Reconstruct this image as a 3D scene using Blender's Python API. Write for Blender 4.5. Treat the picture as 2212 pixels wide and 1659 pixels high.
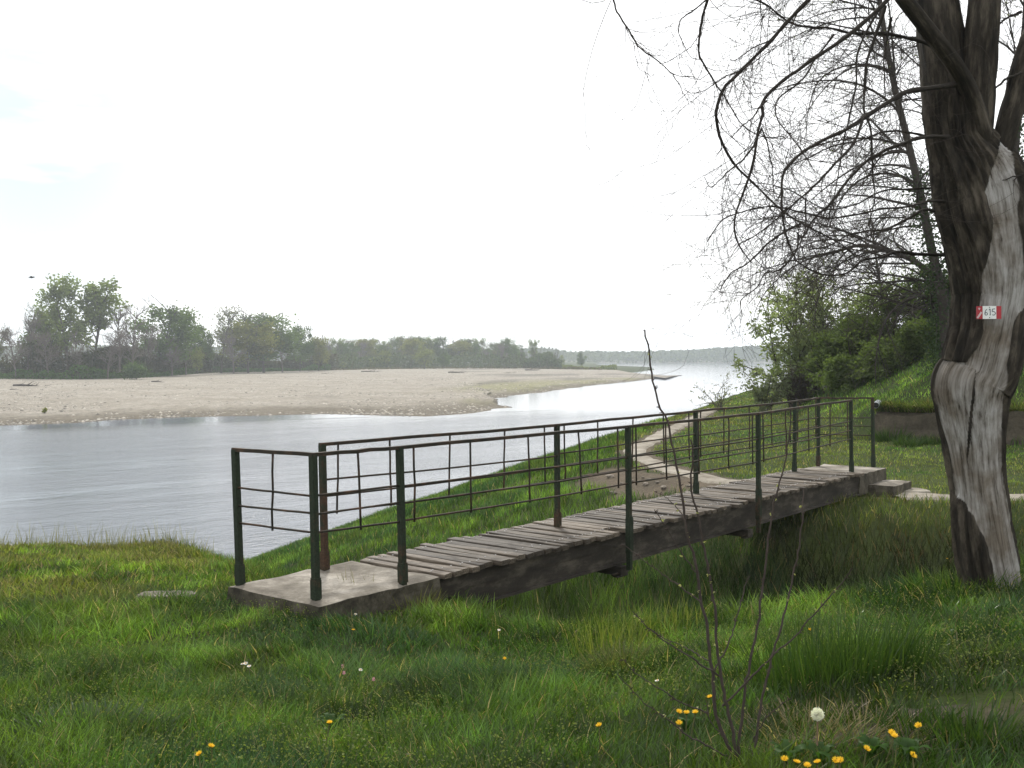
import bpy, math, random
import numpy as np
from mathutils import Vector

for _o in list(bpy.data.objects):
    bpy.data.objects.remove(_o)
rng = np.random.default_rng(11)
random.seed(11)
SC = bpy.context.scene
COL = SC.collection
R = math.radians

# ------------------------------------------------------------------ camera
FPX, CX, CY, HOR = 2250.0, 1106.0, 829.5, 771.0
PITCH = math.atan((CY - HOR) / FPX)
CAMZ = 6.0
cam_d = bpy.data.cameras.new('camera')
cam = bpy.data.objects.new('camera', cam_d)
COL.objects.link(cam)
cam.location = (0, 0, CAMZ)
cam.rotation_euler = (math.pi / 2 - PITCH, 0, 0)
cam_d.sensor_width = 36.0
cam_d.lens = 36.0 * FPX / 2212.0
cam_d.clip_start = 0.05
cam_d.clip_end = 6000
SC.camera = cam

# ------------------------------------------------------------------ light
SUN_AZ, SUN_EL = R(-8), R(46)          # azimuth to the right of +Y
world = bpy.data.worlds.new('World')
SC.world = world
world.use_nodes = True
wn, wl = world.node_tree.nodes, world.node_tree.links
wn.clear()
w_out = wn.new('ShaderNodeOutputWorld')
w_bg = wn.new('ShaderNodeBackground')
w_bg.inputs['Strength'].default_value = 0.1
w_sky = wn.new('ShaderNodeTexSky')
w_sky.sky_type = 'NISHITA'
w_sky.sun_disc = False
w_sky.sun_elevation = SUN_EL
w_sky.sun_rotation = SUN_AZ
w_sky.dust_density = 3.0
w_tc = wn.new('ShaderNodeTexCoord')
w_map = wn.new('ShaderNodeMapping')
w_map.inputs['Scale'].default_value = (1.6, 1.6, 7.0)
w_map.inputs['Location'].default_value = (0.35, 0.0, 0.4)
w_noise = wn.new('ShaderNodeTexNoise')
w_noise.inputs['Scale'].default_value = 1.7
w_noise.inputs['Detail'].default_value = 6
w_ramp = wn.new('ShaderNodeValToRGB')
w_ramp.color_ramp.elements[0].position = 0.36
w_ramp.color_ramp.elements[0].color = (0.80, 0.80, 0.80, 1)
w_ramp.color_ramp.elements[1].position = 0.52
w_ramp.color_ramp.elements[1].color = (0.99, 0.99, 0.99, 1)
w_mix = wn.new('ShaderNodeMixRGB')
w_mix.inputs[2].default_value = (12.2, 12.3, 12.4, 1)      # thin bright overcast
wl.new(w_tc.outputs['Generated'], w_map.inputs['Vector'])
wl.new(w_map.outputs['Vector'], w_noise.inputs['Vector'])
wl.new(w_noise.outputs['Fac'], w_ramp.inputs['Fac'])
w_dot = wn.new('ShaderNodeVectorMath'); w_dot.operation = 'DOT_PRODUCT'
_g = Vector((-0.46, 1.0, 0.2)).normalized(); w_dot.inputs[1].default_value = _g
wl.new(w_tc.outputs['Generated'], w_dot.inputs[0])
w_gap = wn.new('ShaderNodeMapRange'); w_gap.inputs['From Min'].default_value = 0.982; w_gap.inputs['From Max'].default_value = 0.9995
w_gap.inputs['To Min'].default_value = 1.0; w_gap.inputs['To Max'].default_value = 0.0
wl.new(w_dot.outputs['Value'], w_gap.inputs['Value'])
w_map2 = wn.new('ShaderNodeMapping'); w_map2.inputs['Scale'].default_value = (3, 3, 16)
w_n2 = wn.new('ShaderNodeTexNoise'); w_n2.inputs['Scale'].default_value = 1.6; w_n2.inputs['Detail'].default_value = 5
wl.new(w_tc.outputs['Generated'], w_map2.inputs['Vector']); wl.new(w_map2.outputs['Vector'], w_n2.inputs['Vector'])
w_r2 = wn.new('ShaderNodeMapRange'); w_r2.inputs['From Min'].default_value = 0.5; w_r2.inputs['From Max'].default_value = 0.74
w_r2.inputs['To Min'].default_value = 0.0; w_r2.inputs['To Max'].default_value = 1.0
wl.new(w_n2.outputs['Fac'], w_r2.inputs['Value'])
w_max = wn.new('ShaderNodeMath'); w_max.operation = 'MAXIMUM'; wl.new(w_gap.outputs[0], w_max.inputs[0]); wl.new(w_r2.outputs[0], w_max.inputs[1])
w_lo = wn.new('ShaderNodeMapRange'); w_lo.inputs['To Min'].default_value = 0.1; w_lo.inputs['To Max'].default_value = 1.0
wl.new(w_max.outputs[0], w_lo.inputs['Value'])
w_inv = wn.new('ShaderNodeMath'); w_inv.operation = 'SUBTRACT'; w_inv.inputs[0].default_value = 1.0; wl.new(w_lo.outputs[0], w_inv.inputs[1])
w_mix2 = wn.new('ShaderNodeMixRGB'); w_mix2.inputs[2].default_value = (6.3, 7.3, 7.55, 1)     # pale blue where the cloud is thin
wl.new(w_inv.outputs[0], w_mix2.inputs[0]); wl.new(w_mix.outputs['Color'], w_mix2.inputs[1])
wl.new(w_ramp.outputs['Color'], w_mix.inputs[0])
wl.new(w_sky.outputs['Color'], w_mix.inputs[1])
wl.new(w_mix2.outputs['Color'], w_bg.inputs['Color'])
wl.new(w_bg.outputs['Background'], w_out.inputs['Surface'])

sun_d = bpy.data.lights.new('sun', 'SUN')
sun_d.energy = 2.4
sun_d.angle = R(4)
sun_d.color = (1.0, 0.95, 0.86)
sun = bpy.data.objects.new('sun', sun_d)
COL.objects.link(sun)
sdir = Vector((math.sin(SUN_AZ) * math.cos(SUN_EL), math.cos(SUN_AZ) * math.cos(SUN_EL), math.sin(SUN_EL)))
sun.rotation_euler = sdir.to_track_quat('Z', 'Y').to_euler()
sun.location = (10, 20, 60)

SC.view_settings.view_transform = 'Standard'
SC.view_settings.look = 'None'
SC.view_settings.exposure = 0.38
SC.view_settings.gamma = 1.0
SC.view_settings.use_curve_mapping = False
SC.render.engine = 'CYCLES'
cy = SC.cycles
cy.max_bounces = 6
cy.diffuse_bounces = 2
cy.glossy_bounces = 3
cy.transmission_bounces = 3
cy.transparent_max_bounces = 4
cy.volume_bounces = 1
cy.use_denoising = True
cy.use_adaptive_sampling = False
cy.sample_clamp_indirect = 2.0
cy.sample_clamp_direct = 6.0

# ------------------------------------------------------------------ layout helpers
def ray(px, py):
    vx, vz = (px - CX) / FPX, -(py - CY) / FPX
    c, s = math.cos(PITCH), math.sin(PITCH)
    return np.array([vx, c + vz * s, -s + vz * c])

def at(px, py, Y):
    r = ray(px, py)
    return np.array([0, 0, CAMZ]) + r * (Y / r[1])

def gnd(px, py, z):
    r = ray(px, py)
    return np.array([0, 0, CAMZ]) + r * ((z - CAMZ) / r[2])

def sstep(a, b, x):
    t = np.clip((np.asarray(x, float) - a) / (b - a), 0, 1)
    return t * t * (3 - 2 * t)

_perm = np.random.default_rng(5).random((256, 256))
def vnoise(x, y):
    x = np.asarray(x, float); y = np.asarray(y, float)
    xi = np.floor(x).astype(int); yi = np.floor(y).astype(int)
    fx = x - xi; fy = y - yi
    fx = fx * fx * (3 - 2 * fx); fy = fy * fy * (3 - 2 * fy)
    a = _perm[xi & 255, yi & 255]; b = _perm[(xi + 1) & 255, yi & 255]
    c = _perm[xi & 255, (yi + 1) & 255]; d = _perm[(xi + 1) & 255, (yi + 1) & 255]
    return (a * (1 - fx) + b * fx) * (1 - fy) + (c * (1 - fx) + d * fx) * fy

def fbm(x, y, o=4):
    s = 0; a = 0.5; t = 0
    for k in range(o):
        s = s + a * vnoise(x * 2 ** k + 17.3 * k, y * 2 ** k + 9.1 * k); t += a; a *= 0.5
    return s / t

def seg_dist(P, poly):
    """distance of points P (N,2) to an open polyline"""
    d = np.full(len(P), 1e9)
    for a, b in zip(poly[:-1], poly[1:]):
        a = np.array(a); b = np.array(b); ab = b - a
        t = np.clip(((P - a) @ ab) / (ab @ ab), 0, 1)
        d = np.minimum(d, np.linalg.norm(P - (a + t[:, None] * ab), axis=1))
    return d

def inside(P, poly):
    x, y = P[:, 0], P[:, 1]
    r = np.zeros(len(P), bool)
    n = len(poly)
    for i in range(n):
        x1, y1 = poly[i]; x2, y2 = poly[(i + 1) % n]
        if y1 == y2: continue
        c = ((y1 > y) != (y2 > y)) & (x < (x2 - x1) * (y - y1) / (y2 - y1) + x1)
        r ^= c
    return r

# ------------------------------------------------------------------ mesh helpers
def make_mesh(name, V, quads=None, tris=None, col=None, smooth=True, attrs=None):
    V = np.asarray(V, np.float32).reshape(-1, 3)
    me = bpy.data.meshes.new(name)
    me.vertices.add(len(V)); me.vertices.foreach_set('co', V.ravel())
    idx, tot = [], []
    if quads is not None and len(quads):
        q = np.asarray(quads, np.int32); idx.append(q.ravel()); tot.append(np.full(len(q), 4, np.int32))
    if tris is not None and len(tris):
        t = np.asarray(tris, np.int32); idx.append(t.ravel()); tot.append(np.full(len(t), 3, np.int32))
    idx = np.concatenate(idx); tot = np.concatenate(tot)
    me.loops.add(len(idx)); me.loops.foreach_set('vertex_index', idx)
    me.polygons.add(len(tot))
    st = np.concatenate([[0], np.cumsum(tot)[:-1]]).astype(np.int32)
    me.polygons.foreach_set('loop_start', st)
    me.polygons.foreach_set('loop_total', tot)
    me.polygons.foreach_set('use_smooth', np.full(len(tot), bool(smooth)))
    if col is not None:
        c = np.ones((len(V), 4), np.float32); c[:, :3] = col
        a = me.attributes.new('Col', 'FLOAT_COLOR', 'POINT'); a.data.foreach_set('color', c.ravel())
    for k, v in (attrs or {}).items():
        a = me.attributes.new(k, 'FLOAT', 'POINT'); a.data.foreach_set('value', np.asarray(v, np.float32))
    me.update(calc_edges=True)
    me.validate()
    return me

def tag(o, label=None, cat=None, group=None, kind=None):
    if label: o['label'] = label
    if cat: o['category'] = cat
    if group: o['group'] = group
    if kind: o['kind'] = kind
    return o

def link(name, me, mat=None, parent=None):
    o = bpy.data.objects.new(name, me)
    COL.objects.link(o)
    if mat is not None and len(me.materials) == 0: me.materials.append(mat)
    if parent is not None: o.parent = parent
    return o

def empty(name, loc, label, cat, group=None):
    o = bpy.data.objects.new(name, None)
    o.empty_display_size = 0.1
    COL.objects.link(o)
    o.location = Vector([float(v) for v in loc])
    return tag(o, label, cat, group)

class MB:
    def __init__(s): s.V = []; s.Q = []; s.T = []; s.C = []; s.n = 0
    def add(s, V, Q=None, T=None, C=None):
        V = np.asarray(V, float).reshape(-1, 3)
        if Q is not None and len(Q): s.Q.append(np.asarray(Q) + s.n)
        if T is not None and len(T): s.T.append(np.asarray(T) + s.n)
        if C is None: C = np.full((len(V), 3), 0.5)
        C = np.broadcast_to(np.asarray(C, float), (len(V), 3))
        s.C.append(C); s.V.append(V); s.n += len(V)
    def box(s, o, ax, ay, az, C=None):
        """o = corner, ax ay az = edge vectors"""
        o, ax, ay, az = [np.asarray(v, float) for v in (o, ax, ay, az)]
        V = [o, o + ax, o + ax + ay, o + ay, o + az, o + ax + az, o + ax + ay + az, o + ay + az]
        s.add(V, [(0, 3, 2, 1), (4, 5, 6, 7), (0, 1, 5, 4), (1, 2, 6, 5), (2, 3, 7, 6), (3, 0, 4, 7)], C=C)
    def tubes(s, P, Rd, n=3, C=None, cap=False):
        """P (M,k,3), Rd (M,k)"""
        P = np.asarray(P, float); Rd = np.asarray(Rd, float)
        M, k, _ = P.shape
        T = np.gradient(P, axis=1)
        T /= np.linalg.norm(T, axis=2, keepdims=True) + 1e-9
        ov = P[:, -1] - P[:, 0]
        ref = np.zeros((M, 3)); ref[np.arange(M), np.argmin(np.abs(ov), axis=1)] = 1
        A = np.cross(T, ref[:, None, :]); A /= np.linalg.norm(A, axis=2, keepdims=True) + 1e-9
        B = np.cross(T, A)
        th = np.arange(n) / n * 2 * np.pi
        V = P[:, :, None, :] + Rd[:, :, None, None] * (np.cos(th)[None, None, :, None] * A[:, :, None, :] + np.sin(th)[None, None, :, None] * B[:, :, None, :])
        base = (np.arange(M) * k * n)[:, None, None] + (np.arange(k - 1) * n)[None, :, None]
        j = np.arange(n)[None, None, :]; j2 = (j + 1) % n
        Q = np.stack([base + j, base + j2, base + n + j2, base + n + j], axis=-1).reshape(-1, 4)
        if C is not None:
            C = np.asarray(C, float)
            if C.ndim == 2: C = np.repeat(C, k * n, axis=0)
        T3 = []
        if cap:
            for m in range(M):
                for (r0, sgn) in ((0, 1), (k - 1, -1)):
                    b = m * k * n + r0 * n
                    for q in range(1, n - 1):
                        T3.append((b, b + q, b + q + 1) if sgn < 0 else (b, b + q + 1, b + q))
        s.add(V.reshape(-1, 3), Q, T3 if T3 else None, C=C)
    def leaves(s, P, size, C, asp=1.8, up=0.3, r=None):
        """random oriented quads (diamond leaves) centred at P"""
        r = r or rng
        P = np.asarray(P, float); N = len(P)
        size = np.broadcast_to(size, (N,))
        a = r.normal(size=(N, 3)); a[:, 2] *= (1 - up)
        a /= np.linalg.norm(a, axis=1, keepdims=True)
        b = np.cross(a, r.normal(size=(N, 3))); b /= np.linalg.norm(b, axis=1, keepdims=True) + 1e-9
        la = (a * (size * 0.5 * math.sqrt(asp))[:, None]); lb = b * (size * 0.5 / math.sqrt(asp))[:, None]
        V = np.stack([P - la, P + lb, P + la, P - lb], axis=1).reshape(-1, 3)
        Q = np.arange(N * 4).reshape(N, 4)
        s.add(V, Q, C=np.repeat(np.broadcast_to(C, (N, 3)), 4, axis=0))
    def mesh(s, name, smooth=True, attrs=None):
        return make_mesh(name, np.concatenate(s.V), np.concatenate(s.Q) if s.Q else None,
                         np.concatenate(s.T) if s.T else None, np.concatenate(s.C), smooth, attrs)
    def build(s, name, mat, parent=None, smooth=True):
        return link(name, s.mesh(name, smooth), mat, parent)

def resample(pts, k):
    pts = np.asarray(pts, float)
    # catmull-rom then arc length
    P = np.concatenate([[2 * pts[0] - pts[1]], pts, [2 * pts[-1] - pts[-2]]])
    out = []
    for i in range(1, len(P) - 2):
        p0, p1, p2, p3 = P[i - 1:i + 3]
        for t in np.linspace(0, 1, 10, endpoint=False):
            out.append(0.5 * (2 * p1 + (p2 - p0) * t + (2 * p0 - 5 * p1 + 4 * p2 - p3) * t * t + (3 * p1 - p0 - 3 * p2 + p3) * t ** 3))
    out.append(pts[-1]); out = np.array(out)
    d = np.concatenate([[0], np.cumsum(np.linalg.norm(np.diff(out, axis=0), axis=1))])
    u = np.linspace(0, d[-1], k)
    return np.stack([np.interp(u, d, out[:, c]) for c in range(out.shape[1])], axis=1)

def grow(S, D, L, k, droop=0.0, wig=0.15, r=None):
    """grow M curved strands: starts S, directions D, lengths L -> (M,k,3)"""
    r = r or rng
    M = len(S); P = np.zeros((M, k, 3)); P[:, 0] = S
    D = D / (np.linalg.norm(D, axis=1, keepdims=True) + 1e-9)
    curl = r.normal(size=(M, 3)) * wig
    st = (np.broadcast_to(L, (M,)) / (k - 1))[:, None]
    for i in range(1, k):
        D = D + curl + r.normal(size=(M, 3)) * wig * 0.6
        D[:, 2] -= droop
        D /= np.linalg.norm(D, axis=1, keepdims=True) + 1e-9
        P[:, i] = P[:, i - 1] + D * st
    return P

def spawn(P, Rd, n, tmin=0.2, tmax=1.0, ang=0.8, r=None):
    """n child starts on parents (M,k,3)"""
    r = r or rng
    M, k, _ = P.shape
    ln = np.linalg.norm(np.diff(P, axis=1), axis=2).sum(1)
    m = r.choice(M, n, p=ln / ln.sum())
    t = (tmin + (tmax - tmin) * r.random(n)) * (k - 1) * 0.999
    i = np.minimum(t.astype(int), k - 2); f = (t - i)[:, None]
    S = P[m, i] * (1 - f) + P[m, i + 1] * f
    T = P[m, i + 1] - P[m, i]; T /= np.linalg.norm(T, axis=1, keepdims=True) + 1e-9
    q = r.normal(size=(n, 3)); q -= (q * T).sum(1, keepdims=True) * T
    q /= np.linalg.norm(q, axis=1, keepdims=True) + 1e-9
    D = T * math.cos(ang) + q * math.sin(ang)
    rad = Rd[m, i] * (1 - f[:, 0]) + Rd[m, i + 1] * f[:, 0]
    return S, D, rad

def taper(r0, k, end=0.3):
    r0 = np.asarray(r0, float)
    return r0[:, None] * np.linspace(1, end, k)[None, :]

# ------------------------------------------------------------------ materials
def new_mat(name):
    m = bpy.data.materials.new(name); m.use_nodes = True
    nt = m.node_tree; nt.nodes.clear()
    out = nt.nodes.new('ShaderNodeOutputMaterial')
    return m, nt, out

def N(nt, typ, **kw):
    n = nt.nodes.new(typ)
    for k, v in kw.items():
        if k in ('inp',):
            for kk, vv in v.items(): n.inputs[kk].default_value = vv
        else: setattr(n, k, v)
    return n

def ramp(nt, fac, stops):
    n = nt.nodes.new('ShaderNodeValToRGB')
    cr = n.color_ramp
    while len(cr.elements) < len(stops): cr.elements.new(0.5)
    for e, (p, c) in zip(cr.elements, stops):
        e.position = p; e.color = (c[0], c[1], c[2], 1) if len(c) == 3 else c
    nt.links.new(fac, n.inputs['Fac'])
    return n.outputs['Color']

def noise(nt, scale, detail=5, rough=0.6, vec=None, stretch=None):
    n = N(nt, 'ShaderNodeTexNoise', inp={'Scale': scale, 'Detail': detail, 'Roughness': rough})
    if vec is None:
        vec = N(nt, 'ShaderNodeTexCoord').outputs['Object']
    if stretch is not None:
        mp = N(nt, 'ShaderNodeMapping', inp={'Scale': stretch})
        nt.links.new(vec, mp.inputs['Vector']); vec = mp.outputs['Vector']
    nt.links.new(vec, n.inputs['Vector'])
    return n.outputs['Fac']

def mixc(nt, fac, a, b, mode='MIX'):
    n = N(nt, 'ShaderNodeMixRGB', blend_type=mode)
    for i, v in enumerate((fac, a, b)):
        if hasattr(v, 'node'): nt.links.new(v, n.inputs[i])
        elif isinstance(v, (int, float)): n.inputs[i].default_value = v
        else: n.inputs[i].default_value = (*v, 1)
    return n.outputs['Color']

def principled(nt, out, col, rough=0.8, bump=None, bstr=0.4, bdist=0.02, metal=0.0, spec=0.3):
    p = N(nt, 'ShaderNodeBsdfPrincipled')
    if hasattr(col, 'node'): nt.links.new(col, p.inputs['Base Color'])
    else: p.inputs['Base Color'].default_value = (*col, 1)
    if hasattr(rough, 'node'): nt.links.new(rough, p.inputs['Roughness'])
    else: p.inputs['Roughness'].default_value = rough
    p.inputs['Metallic'].default_value = metal
    p.inputs['Specular IOR Level'].default_value = spec
    if bump is not None:
        b = N(nt, 'ShaderNodeBump', inp={'Strength': bstr, 'Distance': bdist})
        nt.links.new(bump, b.inputs['Height']); nt.links.new(b.outputs['Normal'], p.inputs['Normal'])
    nt.links.new(p.outputs['BSDF'], out.inputs['Surface'])
    return p

def mat_foliage(name, trans=0.35, gloss=0.08, rough=0.45):
    m, nt, out = new_mat(name)
    at_ = N(nt, 'ShaderNodeAttribute', attribute_name='Col')
    d = N(nt, 'ShaderNodeBsdfDiffuse'); t = N(nt, 'ShaderNodeBsdfTranslucent'); g = N(nt, 'ShaderNodeBsdfGlossy', inp={'Roughness': rough})
    nt.links.new(at_.outputs['Color'], d.inputs['Color'])
    tc = mixc(nt, 1.0, at_.outputs['Color'], (1.25, 1.35, 0.6), 'MULTIPLY')
    nt.links.new(tc, t.inputs['Color'])
    m1 = N(nt, 'ShaderNodeMixShader', inp={0: trans}); m2 = N(nt, 'ShaderNodeMixShader', inp={0: gloss})
    nt.links.new(d.outputs[0], m1.inputs[1]); nt.links.new(t.outputs[0], m1.inputs[2])
    nt.links.new(m1.outputs[0], m2.inputs[1]); nt.links.new(g.outputs[0], m2.inputs[2])
    nt.links.new(m2.outputs[0], out.inputs['Surface'])
    return m

def mat_attr(name, rough=0.85, nscale=None, amt=0.5, bstr=0.3, bdist=0.01, spec=0.2, stretch=None):
    m, nt, out = new_mat(name)
    c = N(nt, 'ShaderNodeAttribute', attribute_name='Col').outputs['Color']
    bump = None
    if nscale:
        f = noise(nt, nscale, 6, 0.65, stretch=stretch)
        v = ramp(nt, f, [(0.25, (1 - amt,) * 3), (0.75, (1 + amt,) * 3)])
        c = mixc(nt, 1.0, c, v, 'MULTIPLY'); bump = f
    principled(nt, out, c, rough, bump, bstr, bdist, spec=spec)
    return m

M = {}
M['grass'] = mat_foliage('grass_blade', 0.42, 0.022, 0.25)
M['leaf'] = mat_foliage('leaf', 0.48, 0.012, 0.45)
M['farleaf'] = mat_foliage('distant_leaf', 0.42, 0.0, 0.6)
M['twig'] = mat_attr('twig_bark', 0.9, 30, 0.35)
M['petal'] = mat_foliage('petal', 0.3, 0.03, 0.5)
M['stone'] = mat_attr('stone', 0.85, 14, 0.4, 0.5, 0.02)

# concrete
m, nt, out = new_mat('weathered_concrete')
f1 = noise(nt, 2.3, 7, 0.65); f2 = noise(nt, 38, 6, 0.7); f3 = noise(nt, 0.9, 4, 0.6)
c = ramp(nt, f1, [(0.34, (0.075, 0.064, 0.05)), (0.5, (0.175, 0.158, 0.13)), (0.64, (0.34, 0.315, 0.275))])
c = mixc(nt, 1.0, c, ramp(nt, f2, [(0.3, (0.72, 0.7, 0.67)), (0.7, (1.12, 1.12, 1.12))]), 'MULTIPLY')
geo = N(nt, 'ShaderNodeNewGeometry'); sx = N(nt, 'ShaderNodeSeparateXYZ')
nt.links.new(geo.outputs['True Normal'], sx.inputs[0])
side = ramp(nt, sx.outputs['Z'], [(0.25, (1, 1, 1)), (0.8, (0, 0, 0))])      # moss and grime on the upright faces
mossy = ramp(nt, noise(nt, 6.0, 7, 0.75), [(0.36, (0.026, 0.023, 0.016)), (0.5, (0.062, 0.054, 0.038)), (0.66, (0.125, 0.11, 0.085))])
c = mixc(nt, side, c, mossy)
principled(nt, out, c, 0.9, f2, 0.5, 0.012)
M['concrete'] = m

m, nt, out = new_mat('path_concrete')
f1 = noise(nt, 1.7, 7, 0.7); f2 = noise(nt, 45, 5, 0.7)
c = ramp(nt, f1, [(0.34, (0.12, 0.10, 0.072)), (0.5, (0.24, 0.215, 0.175)), (0.7, (0.33, 0.305, 0.26))])
c = mixc(nt, 1.0, c, ramp(nt, f2, [(0.3, (0.75, 0.74, 0.72)), (0.7, (1.1, 1.1, 1.1))]), 'MULTIPLY')
principled(nt, out, c, 0.9, f2, 0.4, 0.01)
M['path'] = m

m, nt, out = new_mat('retaining_wall_concrete')
f1 = noise(nt, 1.4, 7, 0.7, stretch=(1, 1, 0.6)); f2 = noise(nt, 16, 6, 0.7)
c = ramp(nt, f1, [(0.3, (0.035, 0.030, 0.020)), (0.52, (0.095, 0.08, 0.057)), (0.72, (0.17, 0.147, 0.112))])
c = mixc(nt, 1.0, c, ramp(nt, f2, [(0.3, (0.6, 0.6, 0.6)), (0.7, (1.15, 1.15, 1.15))]), 'MULTIPLY')
principled(nt, out, c, 0.95, f2, 0.7, 0.03)
M['wall'] = m

# weathered planks
m, nt, out = new_mat('weathered_plank')
oi = N(nt, 'ShaderNodeObjectInfo')
f1 = noise(nt, 3.2, 6, 0.7, stretch=(1.2, 14, 14)); f2 = noise(nt, 1.5, 4, 0.6); f3 = noise(nt, 40, 4, 0.6, stretch=(0.12, 1.6, 1.6))
c = ramp(nt, f1, [(0.3, (0.026, 0.021, 0.015)), (0.5, (0.095, 0.077, 0.059)), (0.7, (0.22, 0.19, 0.155))])
c = mixc(nt, 1.0, c, ramp(nt, oi.outputs['Random'], [(0.0, (0.42, 0.4, 0.38)), (0.5, (0.85, 0.83, 0.80)), (1.0, (1.5, 1.47, 1.43))]), 'MULTIPLY')
c = mixc(nt, 1.0, c, ramp(nt, f2, [(0.3, (0.65, 0.65, 0.62)), (0.65, (1.1, 1.1, 1.1))]), 'MULTIPLY')
principled(nt, out, c, 0.66, f3, 0.8, 0.008, spec=0.28)
M['plank'] = m

m, nt, out = new_mat('tarred_beam')
f1 = noise(nt, 2.2, 6, 0.7, stretch=(1, 1, 3)); f2 = noise(nt, 30, 5, 0.7)
c = ramp(nt, f1, [(0.3, (0.013, 0.011, 0.008)), (0.52, (0.036, 0.030, 0.023)), (0.7, (0.105, 0.09, 0.07))])
principled(nt, out, c, 0.85, f2, 0.5, 0.01)
M['beam'] = m

# dark green paint with rust
m, nt, out = new_mat('green_paint_with_rust')
f1 = noise(nt, 5.5, 8, 0.75); f2 = noise(nt, 60, 4, 0.6); f3 = noise(nt, 1.1, 3, 0.5)
green = ramp(nt, f2, [(0.3, (0.010, 0.0165, 0.009)), (0.7, (0.026, 0.036, 0.021))])
rust = ramp(nt, f2, [(0.3, (0.028, 0.018, 0.011)), (0.7, (0.078, 0.043, 0.026))])
msum = N(nt, 'ShaderNodeMath', operation='ADD'); nt.links.new(f1, msum.inputs[0]); nt.links.new(f3, msum.inputs[1])
mask = ramp(nt, msum.outputs[0], [(1.02 / 2, (0, 0, 0)), (1.16 / 2, (1, 1, 1))])
mh = N(nt, 'ShaderNodeMath', operation='MULTIPLY', inp={1: 0.5}); nt.links.new(msum.outputs[0], mh.inputs[0])
nt.links.new(mh.outputs[0], mask.node.inputs['Fac'])
c = mixc(nt, mask, green, rust)
principled(nt, out, c, 0.7, f1, 0.4, 0.004, spec=0.2)
M['metal'] = m

m, nt, out = new_mat('rail_bar_rust')
f1 = noise(nt, 7, 8, 0.7); f2 = noise(nt, 70, 4, 0.6)
c = ramp(nt, f1, [(0.35, (0.014, 0.017, 0.012)), (0.52, (0.034, 0.025, 0.017)), (0.7, (0.085, 0.048, 0.028))])
principled(nt, out, c, 0.7, f2, 0.3, 0.003, spec=0.2)
M['rail'] = m

m, nt, out = new_mat('nail_steel')
principled(nt, out, (0.36, 0.35, 0.34), 0.45, metal=1.0)
M['nail'] = m

# old trunk: bark / bleached wood chosen by the 'bare' attribute
m, nt, out = new_mat('old_trunk')
uv = N(nt, 'ShaderNodeAttribute', attribute_name='grain')
bare = N(nt, 'ShaderNodeAttribute', attribute_name='bare').outputs['Fac']
gv = uv.outputs['Vector']
g1 = noise(nt, 1.0, 7, 0.7, vec=gv, stretch=(15, 15, 3.2))
g2 = noise(nt, 1.0, 6, 0.7, vec=gv, stretch=(42, 42, 3.0))
g3 = noise(nt, 3.0, 5, 0.6, vec=gv)
wood = ramp(nt, g2, [(0.34, (0.06, 0.053, 0.046)), (0.43, (0.19, 0.18, 0.166)), (0.56, (0.30, 0.292, 0.28)), (0.75, (0.40, 0.395, 0.385))])
wood = mixc(nt, 1.0, wood, ramp(nt, g3, [(0.38, (0.5, 0.44, 0.37)), (0.6, (1.1, 1.1, 1.1))]), 'MULTIPLY')
bark = ramp(nt, g1, [(0.34, (0.007, 0.006, 0.005)), (0.5, (0.031, 0.026, 0.020)), (0.64, (0.09, 0.076, 0.060))])
bark = mixc(nt, 1.0, bark, ramp(nt, g2, [(0.3, (0.6, 0.6, 0.6)), (0.7, (1.3, 1.3, 1.25))]), 'MULTIPLY')
bm = N(nt, 'ShaderNodeMath', operation='ADD'); nt.links.new(bare, bm.inputs[0])
bb = N(nt, 'ShaderNodeMath', operation='MULTIPLY_ADD', inp={1: 0.7, 2: -0.35}); nt.links.new(g1, bb.inputs[0]); nt.links.new(bb.outputs[0], bm.inputs[1])
mk = ramp(nt, bm.outputs[0], [(0.40, (0, 0, 0)), (0.66, (1, 1, 1))])
c = mixc(nt, mk, bark, wood)
principled(nt, out, c, 0.85, g2, 0.7, 0.012, spec=0.2)
M['trunk'] = m

# terrain
m, nt, out = new_mat('bank_soil')
c0 = N(nt, 'ShaderNodeAttribute', attribute_name='Col').outputs['Color']
f1 = noise(nt, 1.1, 7, 0.7); f2 = noise(nt, 22, 6, 0.7)
c = mixc(nt, 1.0, c0, ramp(nt, f1, [(0.3, (0.6, 0.62, 0.6)), (0.7, (1.3, 1.25, 1.2))]), 'MULTIPLY')
c = mixc(nt, 1.0, c, ramp(nt, f2, [(0.3, (0.6, 0.6, 0.6)), (0.7, (1.3, 1.3, 1.3))]), 'MULTIPLY')
principled(nt, out, c, 0.95, f2, 0.8, 0.05, spec=0.1)
M['soil'] = m

# gravel
m, nt, out = new_mat('river_gravel')
c0 = N(nt, 'ShaderNodeAttribute', attribute_name='Col').outputs['Color']
f1 = noise(nt, 0.05, 6, 0.7, stretch=(1, 2.2, 1)); f2 = noise(nt, 1.6, 8, 0.9); f3 = noise(nt, 0.5, 6, 0.85, stretch=(1, 0.45, 1))
c = mixc(nt, 1.0, c0, ramp(nt, f1, [(0.3, (0.86, 0.84, 0.8)), (0.7, (1.12, 1.12, 1.12))]), 'MULTIPLY')
c = mixc(nt, 1.0, c, ramp(nt, f2, [(0.38, (0.45, 0.44, 0.42)), (0.5, (1.0, 1.0, 1.0)), (0.62, (1.4, 1.38, 1.35))]), 'MULTIPLY')
c = mixc(nt, 1.0, c, ramp(nt, f3, [(0.40, (0.8, 0.78, 0.75)), (0.56, (1.04, 1.04, 1.04))]), 'MULTIPLY')
principled(nt, out, c, 0.9, f2, 0.6, 0.15, spec=0.15)
M['gravel'] = m

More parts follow.
